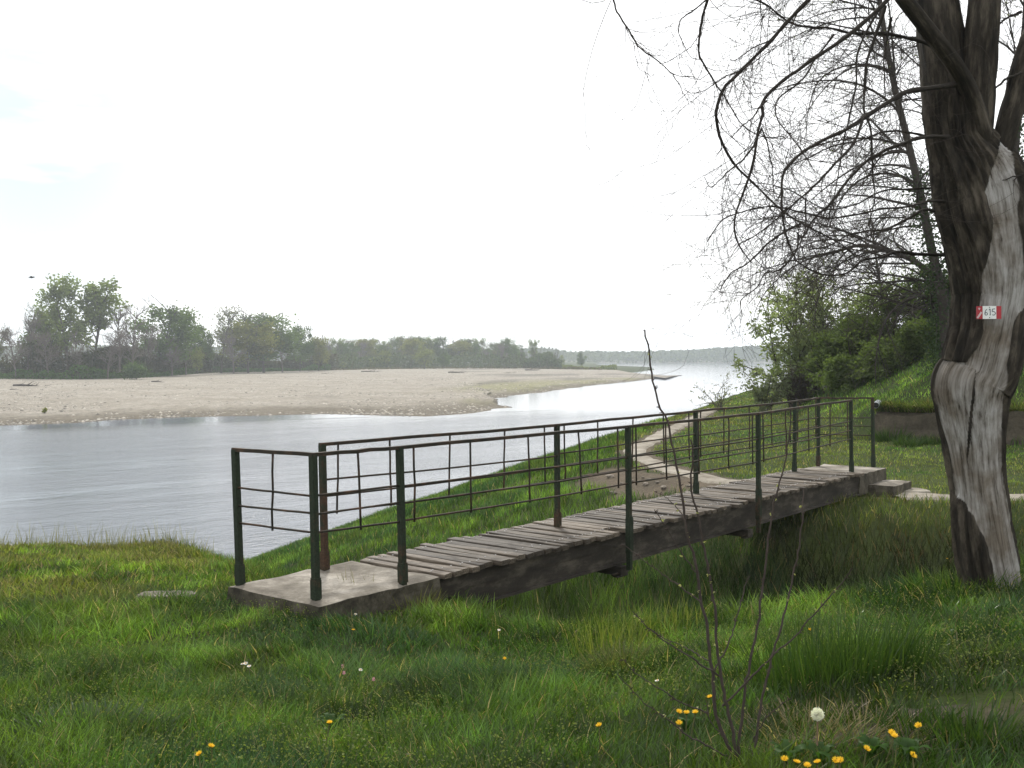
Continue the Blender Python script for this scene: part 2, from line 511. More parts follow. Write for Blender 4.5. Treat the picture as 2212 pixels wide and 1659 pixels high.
# water
m, nt, out = new_mat('river_water')
tc = N(nt, 'ShaderNodeTexCoord').outputs['Object']
rot = N(nt, 'ShaderNodeMapping', inp={'Rotation': (0, 0, R(-38))}); nt.links.new(tc, rot.inputs['Vector'])
v = rot.outputs['Vector']
n1 = noise(nt, 1.6, 5, 0.65, vec=v, stretch=(0.9, 1.5, 1)); n2 = noise(nt, 0.3, 5, 0.65, vec=v, stretch=(0.7, 1.5, 1))
n3 = noise(nt, 0.035, 5, 0.62, vec=v, stretch=(0.5, 2.6, 1))
calm = ramp(nt, n3, [(0.36, (0.12,) * 3), (0.62, (1.0,) * 3)])
dp = N(nt, 'ShaderNodeVectorMath', operation='DOT_PRODUCT'); nt.links.new(tc, dp.inputs[0])
_d = np.array([0.80, 0.60]); _n = np.array([0.60, -0.80]); dp.inputs[1].default_value = (_n[0], _n[1], 0)
_o = float(np.array([-45.0, 92.0]) @ _n)
slk = N(nt, 'ShaderNodeMapRange', inp={'From Min': _o + 8.0, 'From Max': _o + 21.0, 'To Min': 0.0, 'To Max': 1.0})
wob = N(nt, 'ShaderNodeMath', operation='MULTIPLY_ADD', inp={1: 14.0}); nt.links.new(n3, wob.inputs[0]); nt.links.new(dp.outputs['Value'], wob.inputs[2])
w7 = N(nt, 'ShaderNodeMath', operation='SUBTRACT', inp={1: 7.0}); nt.links.new(wob.outputs[0], w7.inputs[0]); nt.links.new(w7.outputs[0], slk.inputs['Value'])
cm = N(nt, 'ShaderNodeMath', operation='MULTIPLY'); nt.links.new(calm, cm.inputs[0]); nt.links.new(slk.outputs[0], cm.inputs[1]); calm = cm.outputs[0]
n2m = N(nt, 'ShaderNodeMath', operation='MULTIPLY'); nt.links.new(n2, n2m.inputs[0]); nt.links.new(slk.outputs[0], n2m.inputs[1]); n2 = n2m.outputs[0]
h1 = N(nt, 'ShaderNodeMath', operation='MULTIPLY'); nt.links.new(n1, h1.inputs[0]); nt.links.new(calm, h1.inputs[1])
h2 = N(nt, 'ShaderNodeMath', operation='MULTIPLY_ADD', inp={1: 1.3}); nt.links.new(n2, h2.inputs[0]); nt.links.new(h1.outputs[0], h2.inputs[2])
p = principled(nt, out, (0.12, 0.135, 0.16), 0.1, h2.outputs[0], 0.6, 0.17, spec=0.5)
p.inputs['IOR'].default_value = 1.33
M['water'] = m

for nm, colr, ro in (('sign_white', (0.72, 0.74, 0.72), 0.5), ('sign_red', (0.36, 0.03, 0.04), 0.5), ('sign_ink', (0.04, 0.05, 0.07), 0.6), ('faded_white', (0.55, 0.42, 0.42), 0.6), ('pipe_white', (0.38, 0.40, 0.43), 0.6), ('dark_hole', (0.02, 0.02, 0.02), 0.9)):
    m, nt, out = new_mat(nm)
    f = noise(nt, 25, 5, 0.6)
    c = mixc(nt, 1.0, colr, ramp(nt, f, [(0.3, (0.85, 0.85, 0.85)), (0.7, (1.05, 1.05, 1.05))]), 'MULTIPLY')
    principled(nt, out, c, ro)
    M[nm] = m

# ------------------------------------------------------------------ terrain
N_RIM = [(-120, -50), (-40, -7), (-13, 8.2), (-5.6, 10.9), (-3.85, 11.3), (-2.85, 9.7), (-2.05, 8.6), (-1.45, 8.5), (-1.2, 8.8), (-0.55, 8.2),
         (-0.45, 7.65), (0.29, 6.95), (1.45, 6.62), (2.03, 6.6), (2.75, 6.55), (3.4, 6.8), (4.4, 7.2), (6.5, 7.8), (12, 8.3), (60, 8.5)]
N_POLY = N_RIM + [(60, -40), (-120, -90)]
F_RIM = [(60, 12.6), (12, 13.9), (7, 14.6), (5.6, 14.75), (4.7, 14.5), (4.2, 14.35), (3.7, 14.9), (3.0, 16.2), (2.3, 18.8), (2.0, 21.5), (2.3, 24.2),
         (3.3, 27.8), (4.6, 32.5), (5.8, 36.5), (8, 43), (14, 62), (30, 108), (60, 175), (110, 260)]
F_POLY = F_RIM + [(260, 260), (260, 12.6)]
H_TOE = [(60, 15.0), (20, 19.9), (12.5, 23.9), (9.0, 26.1), (8.7, 28.0), (9.3, 34), (10.9, 43), (16, 60), (32, 106), (62, 172), (112, 256)]
H_POLY = H_TOE + [(260, 256), (260, 15)]
PATH_MAIN = np.array([(4.5, 16.9), (4.0, 16.75), (3.45, 16.9), (2.95, 18.6), (2.65, 20.3), (2.6, 22.0), (2.95, 23.8), (3.8, 26.8), (5.05, 31.2), (6.3, 35.4), (7.8, 40.5)])
PATH_SIDE = np.array([(5.55, 15.15), (6.4, 15.25), (7.5, 15.2), (9.5, 15.05), (12, 14.9), (18, 14.6)])

def terrain(X, Y, rough=True):
    X = np.asarray(X, float); Y = np.asarray(Y, float)
    sh = X.shape; X = X.ravel(); Y = Y.ravel()
    P = np.stack([X, Y], 1)
    zn = 4.1 + 0.5 * sstep(7, 3, Y) + 0.15 * np.clip(X, 0, 4) - 0.12 * sstep(8.5, 11.5, Y)
    zn = zn + 0.10 * np.exp(-(((X + 1.6) / 1.1) ** 2 + ((Y - 7.0) / 0.9) ** 2))
    dn = np.where(inside(P, N_POLY), 0, seg_dist(P, N_RIM))
    zn = zn - np.where(X < -2.0, 0.6, 0.5 + 0.6 * sstep(-0.6, 0.6, X)) * (dn - 0.15 * (1 - np.exp(-dn / 0.15)))
    zf = np.full(len(X), 3.95)
    df = np.where(inside(P, F_POLY), 0, seg_dist(P, F_RIM))
    dh = np.where(inside(P, H_POLY), seg_dist(P, H_TOE), 0)
    wallm = np.clip(1 - (Y - 25.5 - 0.2 * np.clip(9 - X, 0, 9)) / 4.0, 0, 1)
    hill = 0.5 * dh - 0.5 * np.clip(dh - 14, 0, 100) * 0.9
    zf = zf + np.where(dh > 0.12, 0.82 * sstep(8.95, 9.7, X) * wallm, 0) + hill
    zf = zf - (0.36 + 0.16 * sstep(2.5, 4.0, X)) * (df - 0.25 * (1 - np.exp(-df / 0.25)))
    k = 0.25
    z = np.maximum(zn, zf) + k * np.log1p(np.exp(-np.abs(zn - zf) / k)) - k * 0.0
    z = np.where(np.abs(zn - zf) > 2, np.maximum(zn, zf), z)
    if rough:
        z = z + 0.09 * (fbm(X * 0.9, Y * 0.9, 3) - 0.5) + 0.06 * (fbm(X * 3.1 + 40, Y * 3.1, 2) - 0.5)
        z = z + 0.5 * (fbm(X * 0.12 + 7, Y * 0.12, 2) - 0.5) * sstep(0.5, 4, np.maximum(dh, 0))
    z = np.maximum(z, -1.6)
    return z.reshape(sh)

def path_dist(P):
    return np.minimum(seg_dist(P, PATH_MAIN), seg_dist(P, PATH_SIDE))

def axis(fine0, fine1, step, lo, hi, g=1.12):
    a = list(np.arange(fine0, fine1 + 1e-6, step)); s = step
    while a[-1] < hi: s *= g; a.append(a[-1] + s)
    s = step; b = [fine0]
    while b[-1] > lo: s *= g; b.append(b[-1] - s)
    return np.array(b[:0:-1] + a)

gx = axis(-9, 14, 0.13, -110, 240); gy = axis(1.5, 30, 0.13, -80, 240)
GX, GY = np.meshgrid(gx, gy, indexing='ij')
GZ = terrain(GX, GY)
Pg = np.stack([GX.ravel(), GY.ravel()], 1)
nx, ny = len(gx), len(gy)
ii, jj = np.meshgrid(np.arange(nx - 1), np.arange(ny - 1), indexing='ij')
a0 = (ii * ny + jj).ravel()
Qg = np.stack([a0, a0 + ny, a0 + ny + 1, a0 + 1], 1)

def bare_mask(P):
    """bare earth: the eroded shoulder below the path, the path margins, the strip at the kerb"""
    q = P - np.array([2.35, 17.6]); ca, sa = math.cos(R(-62)), math.sin(R(-62))
    u = q[:, 0] * ca + q[:, 1] * sa; v = -q[:, 0] * sa + q[:, 1] * ca
    e = np.sqrt((u / 2.6) ** 2 + (v / 0.75) ** 2)
    n = fbm(P[:, 0] * 1.8, P[:, 1] * 1.8, 4)
    b1 = sstep(1.15, 0.7, e + (n - 0.5) * 0.9)
    q2 = P - np.array([0.9, 21.8])
    b2 = 0.5 * sstep(1.1, 0.6, np.hypot(q2[:, 0] / 1.2, q2[:, 1] / 0.6) + (n - 0.5) * 1.4)
    b3 = sstep(0.48, 0.28, path_dist(P) + (n - 0.5) * 0.35)
    q3 = P - np.array([1.25, 3.42])
    b4 = sstep(1.0, 0.6, np.hypot(q3[:, 0] / 0.55, q3[:, 1] / 0.16) + (n - 0.5) * 0.6)
    return np.maximum.reduce([b1, b2, b3, b4 * 0.8])

BM = bare_mask(Pg)
nz = fbm(Pg[:, 0] * 0.7 + 3, Pg[:, 1] * 0.7, 3)[:, None]
green = np.array([0.030, 0.050, 0.014]) * (1 - nz) + np.array([0.058, 0.072, 0.022]) * nz
dirt = np.array([0.115, 0.095, 0.072])
Cg = green * (1 - BM[:, None]) + dirt * BM[:, None]
wet = sstep(0.5, -0.1, GZ.ravel())[:, None]
Cg = Cg * (1 - wet) + np.array([0.06, 0.052, 0.042]) * wet
tag(link('river_bank', make_mesh('river_bank', np.stack([GX.ravel(), GY.ravel(), GZ.ravel()], 1), Qg, col=Cg), M['soil']), kind='structure')

# river bed and water
V = [(-900, -100, -1.7), (1300, -100, -1.7), (1300, 1500, -1.7), (-900, 1500, -1.7)]
tag(link('river_bed', make_mesh('river_bed', V, [(0, 1, 2, 3)], col=(0.05, 0.045, 0.035)), M['soil']), kind='structure')
V = [(-900, -100, 0), (1300, -100, 0), (1300, 1500, 0), (-900, 1500, 0)]
tag(link('river_water', make_mesh('river_water', V, [(0, 1, 2, 3)]), M['water']), kind='structure')

# gravel bar: lofted between its water edge and the tree line
near_px = [(-500, 945), (-200, 926), (0, 919), (100, 915), (250, 906), (400, 901), (700, 894), (820, 897), (920, 899), (1020, 891), (1096, 880), (1082, 873), (1052, 863), (1130, 852), (1250, 836), (1350, 825.5), (1450, 813.5), (1470, 811)]
far_px = [(-700, 826), (-300, 823), (0, 821), (100, 822), (200, 822), (320, 814), (440, 807), (600, 802.5), (700, 800.5), (800, 799), (900, 797.5), (960, 797), (1030, 796.5), (1130, 797), (1250, 798), (1330, 800), (1400, 806), (1440, 809.5)]
A = np.array([gnd(x, y, 0.0)[:2] for x, y in near_px]); B = np.array([gnd(x, y, 1.2)[:2] for x, y in far_px])
k = 26; ks = np.linspace(0, 1, 220) * (len(A) - 1)
i0 = np.minimum(ks.astype(int), len(A) - 2); fr = (ks - i0)[:, None]
A2 = A[i0] * (1 - fr) + A[i0 + 1] * fr; B2 = B[i0] * (1 - fr) + B[i0 + 1] * fr
tt = np.concatenate([[-0.05], np.linspace(0, 1, k - 2) ** 1.35, [1.08]])
XY = A2[:, None, :] + (B2 - A2)[:, None, :] * tt[None, :, None]
ends = np.minimum(sstep(0, 0.02, ks / ks[-1]) + 0.3, 1) * (0.3 + 0.7 * sstep(1.0, 0.86, ks / ks[-1]))
prof = np.where(tt < 0, -0.4, 0.02 + 0.5 * sstep(0, 0.10, tt) + 0.75 * sstep(0.15, 0.8, tt))
ZZ = prof[None, :] * ends[:, None]
nA = fbm(XY[:, :, 0] * 0.05, XY[:, :, 1] * 0.03, 4)
ZZ = ZZ + (nA - 0.5) * 0.5 * np.clip(tt, 0, 0.2)[None, :] * 5 * 0.6
XY[:, :, 0] += (fbm(XY[:, :, 0] * 0.2, XY[:, :, 1] * 0.2 + 5, 3) - 0.5) * 3 * sstep(0.25, 0.05, tt)[None, :]
nr, nk = ZZ.shape
Pv = np.stack([XY[:, :, 0], XY[:, :, 1], ZZ], -1).reshape(-1, 3)
ri, rj = np.meshgrid(np.arange(nr - 1), np.arange(nk - 1), indexing='ij'); a1 = (ri * nk + rj).ravel()
Qb = np.stack([a1, a1 + nk, a1 + nk + 1, a1 + 1], 1)
dry = np.array([0.255, 0.236, 0.205]); wetg = np.array([0.12, 0.105, 0.08]); alg = np.array([0.17, 0.17, 0.075])
h = ZZ.ravel()[:, None]
Cb = dry * sstep(0.08, 0.55, h) + wetg * (1 - sstep(0.08, 0.55, h))
uu = np.repeat(ks / ks[-1], nk)[:, None]; vv = np.tile(tt, nr)[:, None]
am = sstep(0.52, 0.60, uu) * sstep(1.0, 0.85, uu) * sstep(0.02, 0.06, vv) * sstep(0.30, 0.14, vv + 0.25 * (nA.ravel()[:, None] - 0.5)) * sstep(0.38, 0.6, fbm(Pv[:, 0] * 0.06, Pv[:, 1] * 0.06 + 2, 4))[:, None]
Cb = Cb * (1 - am * 0.75) + alg * am * 0.75
streak = sstep(0.60, 0.75, fbm(vv[:, 0] * 18, uu[:, 0] * 5, 3))[:, None]
Cb = Cb * (1 - 0.42 * streak * sstep(0.3, 0.6, fbm(uu[:, 0] * 30, vv[:, 0] * 8, 3))[:, None])
tag(link('gravel_bar', make_mesh('gravel_bar', Pv, Qb, col=Cb), M['gravel']), kind='structure')

mb = MB(); ns_ = 14000
i_ = rng.integers(2, nr - 4, ns_); j_ = (1 + (nk - 4) * rng.random(ns_) ** 1.3).astype(int); f_ = rng.random((ns_, 2))
G3 = np.stack([XY[:, :, 0], XY[:, :, 1], ZZ], -1)
C0 = (G3[i_, j_] * (1 - f_[:, :1]) + G3[i_ + 1, j_] * f_[:, :1]) * (1 - f_[:, 1:]) + (G3[i_, j_ + 1] * (1 - f_[:, :1]) + G3[i_ + 1, j_ + 1] * f_[:, :1]) * f_[:, 1:]
cl_ = fbm(C0[:, 0] * 0.12, C0[:, 1] * 0.12 + 3, 3) > 0.46 + 0.12 * rng.random(ns_)
C0 = C0[cl_]; ns_ = len(C0)
s_ = (0.07 + 0.16 * rng.random(ns_) ** 2)[:, None]
oct_ = np.array([(1, 0, 0), (0, 1, 0), (-1, 0, 0), (0, -1, 0), (0, 0, 0.6), (0, 0, -0.6)])
Vs = C0[:, None, :] + oct_[None] * s_[:, None] * (0.7 + 0.6 * rng.random((ns_, 6, 1)))
tr_ = np.array([(0, 1, 4), (1, 2, 4), (2, 3, 4), (3, 0, 4), (1, 0, 5), (2, 1, 5), (3, 2, 5), (0, 3, 5)])
mb.add(Vs.reshape(-1, 3), None, ((np.arange(ns_) * 6)[:, None, None] + tr_[None]).reshape(-1, 3), C=np.repeat(np.array([0.30, 0.275, 0.235]) * (0.4 + 1.1 * rng.random((ns_, 1))), 6, axis=0))
tag(mb.build('gravel_stones', M['stone'], smooth=False), kind='stuff')
# flat land behind the gravel bar
Bf = np.array([gnd(x, y, 1.15)[:2] for x, y in far_px[:-2]])
land = [(-880, 120)] + [tuple(p + np.array([0, -3])) for p in Bf] + [(66, 500), (52, 640), (70, 900), (120, 1300), (-880, 1300)]
V = [(x, y, 1.15 + 0.0) for x, y in land]
mb = MB(); n_ = len(V)
me = bpy.data.meshes.new('far_bank')
low = []
cen = np.mean(np.array(land), axis=0)
for (x, y) in land:
    d = np.array([x, y]) - np.array([-200, 700]); d = d / np.linalg.norm(d) * 6
    low.append((x + d[0], y + d[1], -1.2))
me.from_pydata(V + low, [], [tuple(range(n_))[::-1]] + [(i, (i + 1) % n_, n_ + (i + 1) % n_, n_ + i) for i in range(n_)])
ca = me.attributes.new('Col', 'FLOAT_COLOR', 'POINT')
ca.data.foreach_set('color', np.tile([0.05, 0.065, 0.025, 1], 2 * n_).astype(np.float32))
tag(link('far_bank', me, M['soil']), kind='structure')

# far wooded hills
xs = np.linspace(-700, 1200, 160)
pxs = CX + xs / 1060 * FPX
ridge = np.interp(pxs, [-400, 300, 900, 1080, 1131, 1165, 1205, 1225, 1240, 1262, 1280, 1400, 1500, 1570, 1620, 1690, 1800, 3000],
                  [742, 744, 750, 752, 749, 747, 751, 757, 757.5, 753.5, 757, 756, 752, 747, 744, 743, 746, 748])
rz = CAMZ + (HOR - ridge) / FPX * 1060
ys = np.linspace(0, 1, 12)
HX = np.repeat(xs[:, None], 12, 1); HY = 1012 + 110 * ys[None, :] + np.zeros_like(HX) + 14 * (fbm(HX * 0.01, HX * 0 + 3, 3) - 0.5)
HZ = -0.5 + (rz[:, None] + 0.2) * np.sin(np.clip(ys * 1.9, 0, 1) * math.pi / 2)[None, :] ** 0.55 - 1.5
ri, rj = np.meshgrid(np.arange(159), np.arange(11), indexing='ij'); a1 = (ri * 12 + rj).ravel()
cH = np.where((ys < 0.05)[None, :, None], np.array([0.4, 0.37, 0.32]), np.array([0.045, 0.062, 0.025])) * np.ones((160, 12, 1))
tag(link('hills', make_mesh('hills', np.stack([HX, HY, HZ], -1).reshape(-1, 3), np.stack([a1, a1 + 12, a1 + 13, a1 + 1], 1), col=cH.reshape(-1, 3)), M['soil']), kind='structure')
mb = MB()
nt_ = 20000
u = rng.random(nt_); w = rng.random(nt_)
fx = -700 + 1900 * u
top = np.interp(fx, xs, rz)
big = fbm(fx * 0.03, w * 3, 3)
fz = 0.8 + (top - 2.0) * w ** 0.9
fy = 1010 + 45 * w ** 1.5 + rng.normal(size=nt_) * 3
sz = 1.6 + 2.0 * rng.random(nt_)
cc = np.stack([0.05 + 0.04 * big, 0.065 + 0.04 * big, 0.03 + 0.01 * big], 1) * (0.7 + 0.6 * rng.random((nt_, 1)))
mb.leaves(np.stack([fx, fy, fz], 1), sz, cc, asp=1.2)
tag(mb.build('far_forest', M['farleaf']), kind='stuff')

# ------------------------------------------------------------------ paths
def ribbon(name, line, width, off, seed):
    L = resample(np.concatenate([line, np.zeros((len(line), 1))], 1), max(30, len(line) * 9))[:, :2]
    T = np.gradient(L, axis=0); T /= np.linalg.norm(T, axis=1, keepdims=True)
    Nn = np.stack([-T[:, 1], T[:, 0]], 1)
    s = np.linspace(-1, 1, 9)
    w = width * (1 + 0.35 * (fbm(L[:, 0] * 1.5 + seed, L[:, 1] * 1.5, 3) - 0.5))
    P = L[:, None, :] + Nn[:, None, :] * (s[None, :, None] * w[:, None, None] * 0.5)
    edge = (np.abs(s) > 0.99)
    P[:, edge] += (Nn[:, None, :] * ((fbm(L[:, 0] * 5, L[:, 1] * 5 + seed, 3) - 0.5) * 0.12)[:, None, None])
    z = terrain(P[..., 0], P[..., 1]) + np.where(edge, -0.03, off)[None, :]
    n, k2 = z.shape
    ri, rj = np.meshgrid(np.arange(n - 1), np.arange(k2 - 1), indexing='ij'); a1 = (ri * k2 + rj).ravel()
    me = make_mesh(name, np.concatenate([P, z[..., None]], -1).reshape(-1, 3), np.stack([a1, a1 + k2, a1 + k2 + 1, a1 + 1], 1))
    return tag(link(name, me, M['path']), kind='structure')
ribbon('path', PATH_MAIN, 0.5, 0.035, 3)
ribbon('path', PATH_SIDE, 0.5, 0.035, 8)

# ------------------------------------------------------------------ retaining wall
WL = [(9.02, 25.85), (10.6, 24.9), (12.45, 23.65), (15.5, 21.9), (20, 19.6), (26, 17.9)]
mb = MB()
L = resample(np.array([(x, y, 0) for x, y in WL]), 40)[:, :2]
zs = np.linspace(3.6, 4.72, 8)
T = np.gradient(L, axis=0); T /= np.linalg.norm(T, axis=1, keepdims=True); Nn = np.stack([T[:, 1], -T[:, 0]], 1)
Nn *= -1 if (Nn[0] @ np.array([0, -1])) < 0 else 1
V = []
for i in range(40):
    for j, z in enumerate(zs):
        o = 0.05 * (fbm(i * 0.7, z * 4, 3) - 0.5) + (0.03 if z < 4.1 else 0)
        V.append((L[i, 0] + Nn[i, 0] * (0.12 + o), L[i, 1] + Nn[i, 1] * (0.12 + o), z + ((0.22 * (fbm(i * 0.9 + 5, 2.2, 2) - 0.5) - 0.5 * max(0, 1 - i / 2.5)) if j == 7 else 0)))
    for j in (1, 0):
        V.append((L[i, 0] - Nn[i, 0] * 0.2, L[i, 1] - Nn[i, 1] * 0.2, 4.70 if j else 3.6))
Q = []
for i in range(39):
    for j in range(10):
        Q.append((i * 10 + j, i * 10 + (j + 1) % 10, (i + 1) * 10 + (j + 1) % 10, (i + 1) * 10 + j))
T3 = [tuple([0, j + 1, j]) for j in range(1, 9)] + [tuple([390, 390 + j, 390 + j + 1]) for j in range(1, 9)]
mb.add(V, Q, T3)
wall_o = mb.build('retaining_wall', M['wall'], smooth=False)
tag(wall_o, 'low rough brown concrete retaining wall at the foot of the grassy slope', 'wall')
# white pipe end sticking out at its left corner
pc = at(1893, 874, 25.7)
t = empty('drain_pipe', pc, 'short pale pipe end sticking out at the left corner of the low wall', 'pipe')
mb = MB(); ax = np.array([-0.45, -0.85, -0.12]); ax /= np.linalg.norm(ax)
mb.tubes(np.array([[ax * -0.3, ax * 0.0, ax * 0.11]]), np.array([[0.075, 0.075, 0.075]]), 14)
mb.build('tube', M['pipe_white'], t)
mb = MB(); mb.tubes(np.array([[ax * 0.07, ax * 0.085, ax * 0.095]]), np.array([[0.066, 0.066, 0.001]]), 14); mb.build('opening', M['dark_hole'], t)

# ------------------------------------------------------------------ footbridge
DZ = CAMZ - 1.684
ppx = dict(A=(508, 971, 519, 1262), B=(676, 982, 683, 1295), C=(863, 967, 870.5, 1259), D=(696, 960, 702, 1231), E=(1203, 918.5, 1205, 1138.5),
           F=(1356.5, 921.7, 1360, 1150), G=(1502.6, 888.5, 1503.8, 1068), H=(1637.8, 893.6, 1639, 1083.8), I=(1717.5, 867, 1716, 1020),
           J=(1768, 860, 1767.5, 1005.7), K=(1837.8, 865, 1839.7, 1021), L=(1884.6, 860, 1886.6, 1007.7))
base, topp = {}, {}
for k_, (x1, y1, x2, y2) in ppx.items():
    b = gnd(x2, y2, DZ); base[k_] = b
    topp[k_] = at(x1, y1, b[1])
B0 = base['B'].copy()
U = (base['K'] - base['B']); U[2] = 0; LEN = np.linalg.norm(U); U /= LEN
Nv = np.array([-U[1], U[0], 0.0]); Zv = np.array([0, 0, 1.0])
def br(t, n, z=0.0): return np.array([B0[0], B0[1], DZ]) + U * t + Nv * n + Zv * z
ROT = math.atan2(U[1], U[0])
bridge = empty('footbridge', br(0, 0, -0.3), 'narrow plank footbridge with dark green railings crossing the grassy ditch', 'bridge')
ORG = np.array(bridge.location)
def loc(p): return np.asarray(p, float) - ORG

def rough_block(name, t0, t1, n0, n1, z0, z1, mat, seed, parent, jit=0.012, origin=None):
    nt1, nn1, nz1 = max(4, int((t1 - t0) / 0.09)), max(3, int((n1 - n0) / 0.09)), 4
    bm = MB(); 
    def face(a, b, na, nb, f):
        uu, vv = np.meshgrid(np.linspace(0, 1, na + 1), np.linspace(0, 1, nb + 1), indexing='ij')
        P = np.array([f(x, y) for x, y in zip(uu.ravel(), vv.ravel())])
        i, j = np.meshgrid(np.arange(na), np.arange(nb), indexing='ij'); q = (i * (nb + 1) + j).ravel()
        return P, np.stack([q, q + nb + 1, q + nb + 2, q + 1], 1)
    fs = [((nt1, nn1), lambda x, y: (t0 + (t1 - t0) * x, n0 + (n1 - n0) * y, z1)),
          ((nt1, nz1), lambda x, y: (t0 + (t1 - t0) * x, n0, z0 + (z1 - z0) * y)),
          ((nt1, nz1), lambda x, y: (t1 - (t1 - t0) * x, n1, z0 + (z1 - z0) * y)),
          ((nn1, nz1), lambda x, y: (t0, n1 - (n1 - n0) * x, z0 + (z1 - z0) * y)),
          ((nn1, nz1), lambda x, y: (t1, n0 + (n1 - n0) * x, z0 + (z1 - z0) * y)),
          ((1, 1), lambda x, y: (t0 + (t1 - t0) * x, n1 - (n1 - n0) * y, z0))]
    for (na, nb), f in fs:
        P, Q = face(0, 0, na, nb, f)
        e = np.minimum.reduce([np.abs(P[:, 0] - t0), np.abs(P[:, 0] - t1)]) < 1e-6
        g = np.minimum.reduce([np.abs(P[:, 1] - n0), np.abs(P[:, 1] - n1)]) < 1e-6
        hh = np.abs(P[:, 2] - z1) < 1e-6
        j1 = (vnoise(P[:, 0] * 7 + seed, P[:, 1] * 7 + P[:, 2] * 5) - 0.5); j2 = (vnoise(P[:, 0] * 9 + seed + 50, P[:, 1] * 9 + P[:, 2] * 9) - 0.5)
        P = P + np.stack([j1 * jit * 2, j2 * jit * 2, j2 * jit * 0.8 - np.where(hh & (e | g), 0.008 + 0.02 * np.abs(j1), 0)], 1)
        W = np.array([br(*p) for p in P]) - (ORG if origin is None else origin)
        bm.add(W, Q)
    me = bm.mesh(name, smooth=False)
    return link(name, me, mat, parent)

T_END = LEN - 0.02
T_START = 1.15
rough_block('landing_slab', -0.10, T_START - 0.02, -0.13, 0.86, -0.34, 0.0, M['concrete'], 1, bridge)
rough_block('landing_slab', T_END + 0.02, float((base['L'] - B0) @ U) + 0.08, -0.12, 0.86, -0.32, -0.01, M['concrete'], 9, bridge)
# abutments carrying the beam ends
rough_block('abutment', 0.55, 1.32, -0.06, 0.84, -0.75, -0.345, M['wall'], 4, bridge)
rough_block('abutment', T_END - 0.15, T_END + 0.6, -0.05, 0.82, -0.85, -0.325, M['wall'], 6, bridge)
# beams: an upper timber and a lower steel flange on each side
for n0 in (-0.10, 0.66):
    mb = MB()
    mb.box(loc(br(0.95, n0, -0.155)), U * (T_END + 0.2 - 0.95), Nv * 0.10, Zv * 0.115)
    o = mb.build('timber_bearer', M['beam'], bridge, smooth=False)
    mb = MB()
    mb.box(loc(br(0.9, n0 + 0.012, -0.30)), U * (T_END + 0.25 - 0.9), Nv * 0.075, Zv * 0.142)
    mb.box(loc(br(0.9, n0 - 0.02, -0.325)), U * (T_END + 0.25 - 0.9), Nv * 0.14, Zv * 0.023)
    mb.build('beam', M['beam'], bridge, smooth=False)
# planks
t = T_START; r2 = np.random.default_rng(3); nails = MB(); i = 0
post_t = {k_: float((base[k_] - B0) @ U) for k_ in base}
while t < T_END - 0.05:
    w = float(r2.choice([0.085, 0.10, 0.115, 0.13], p=[0.2, 0.35, 0.3, 0.15])) * (0.95 + 0.1 * r2.random())
    w = min(w, T_END - t)
    n0 = -0.17 + r2.normal() * 0.022; n1 = 0.80 + r2.normal() * 0.02
    for pk in 'FH':
        if abs(post_t[pk] - (t + w / 2)) < w / 2 + 0.035: n0 = 0.045
    zt = 0.008 + 0.009 * r2.random(); tilt = r2.normal() * 0.006; tw = r2.normal() * 0.003
    th = 0.04
    pc = br(t + w / 2, (n0 + n1) / 2, zt - th)
    mb = MB(); ln = n1 - n0
    V = []; ns = 5
    bow = r2.normal() * 0.006
    for a in range(ns):
        f = a / (ns - 1) - 0.5
        zz = bow * (1 - 4 * f * f) + tilt * f
        e0 = r2.normal() * 0.0025; e1 = r2.normal() * 0.0025
        for (dx, dz) in ((-w / 2 + 0.004 + e0, 0), (-w / 2 + 0.004 + e0, th - 0.006), (-w / 2 + 0.010 + e0, th), (w / 2 - 0.010 + e1, th + tw), (w / 2 - 0.004 + e1, th - 0.006 + tw), (w / 2 - 0.004 + e1, 0)):
            V.append((f * ln, dx, dz + zz))
    Q = []
    for a in range(ns - 1):
        for j in range(6): Q.append((a * 6 + j, (a + 1) * 6 + j, (a + 1) * 6 + (j + 1) % 6, a * 6 + (j + 1) % 6))
    Q += [(0, 1, 4, 5), (1, 2, 3, 4)]; b6 = (ns - 1) * 6; Q += [(b6 + 5, b6 + 4, b6 + 1, b6), (b6 + 4, b6 + 3, b6 + 2, b6 + 1)]
    mb.add(V, Q)
    o = mb.build('plank', M['plank'], bridge, smooth=False)
    o.location = Vector(loc(pc)); o.rotation_euler = (0, 0, ROT + math.pi / 2 + r2.normal() * 0.004)
    for nn in (0.0, 0.70):
        for dt in ((0.25, 0.75) if r2.random() < 0.5 else (0.5,)):
            c = loc(br(t + w * dt, nn + r2.normal() * 0.015, zt + 0.003 + tw * dt))
            nails.tubes(np.array([[c, c + Zv * 0.004, c + Zv * 0.006]]), np.array([[0.007, 0.006, 0.001]]), 8)
    t += w + 0.006 + 0.010 * abs(r2.normal()); i += 1
o = nails.build('nail_heads', M['nail'], bridge); o['kind'] = 'stuff'

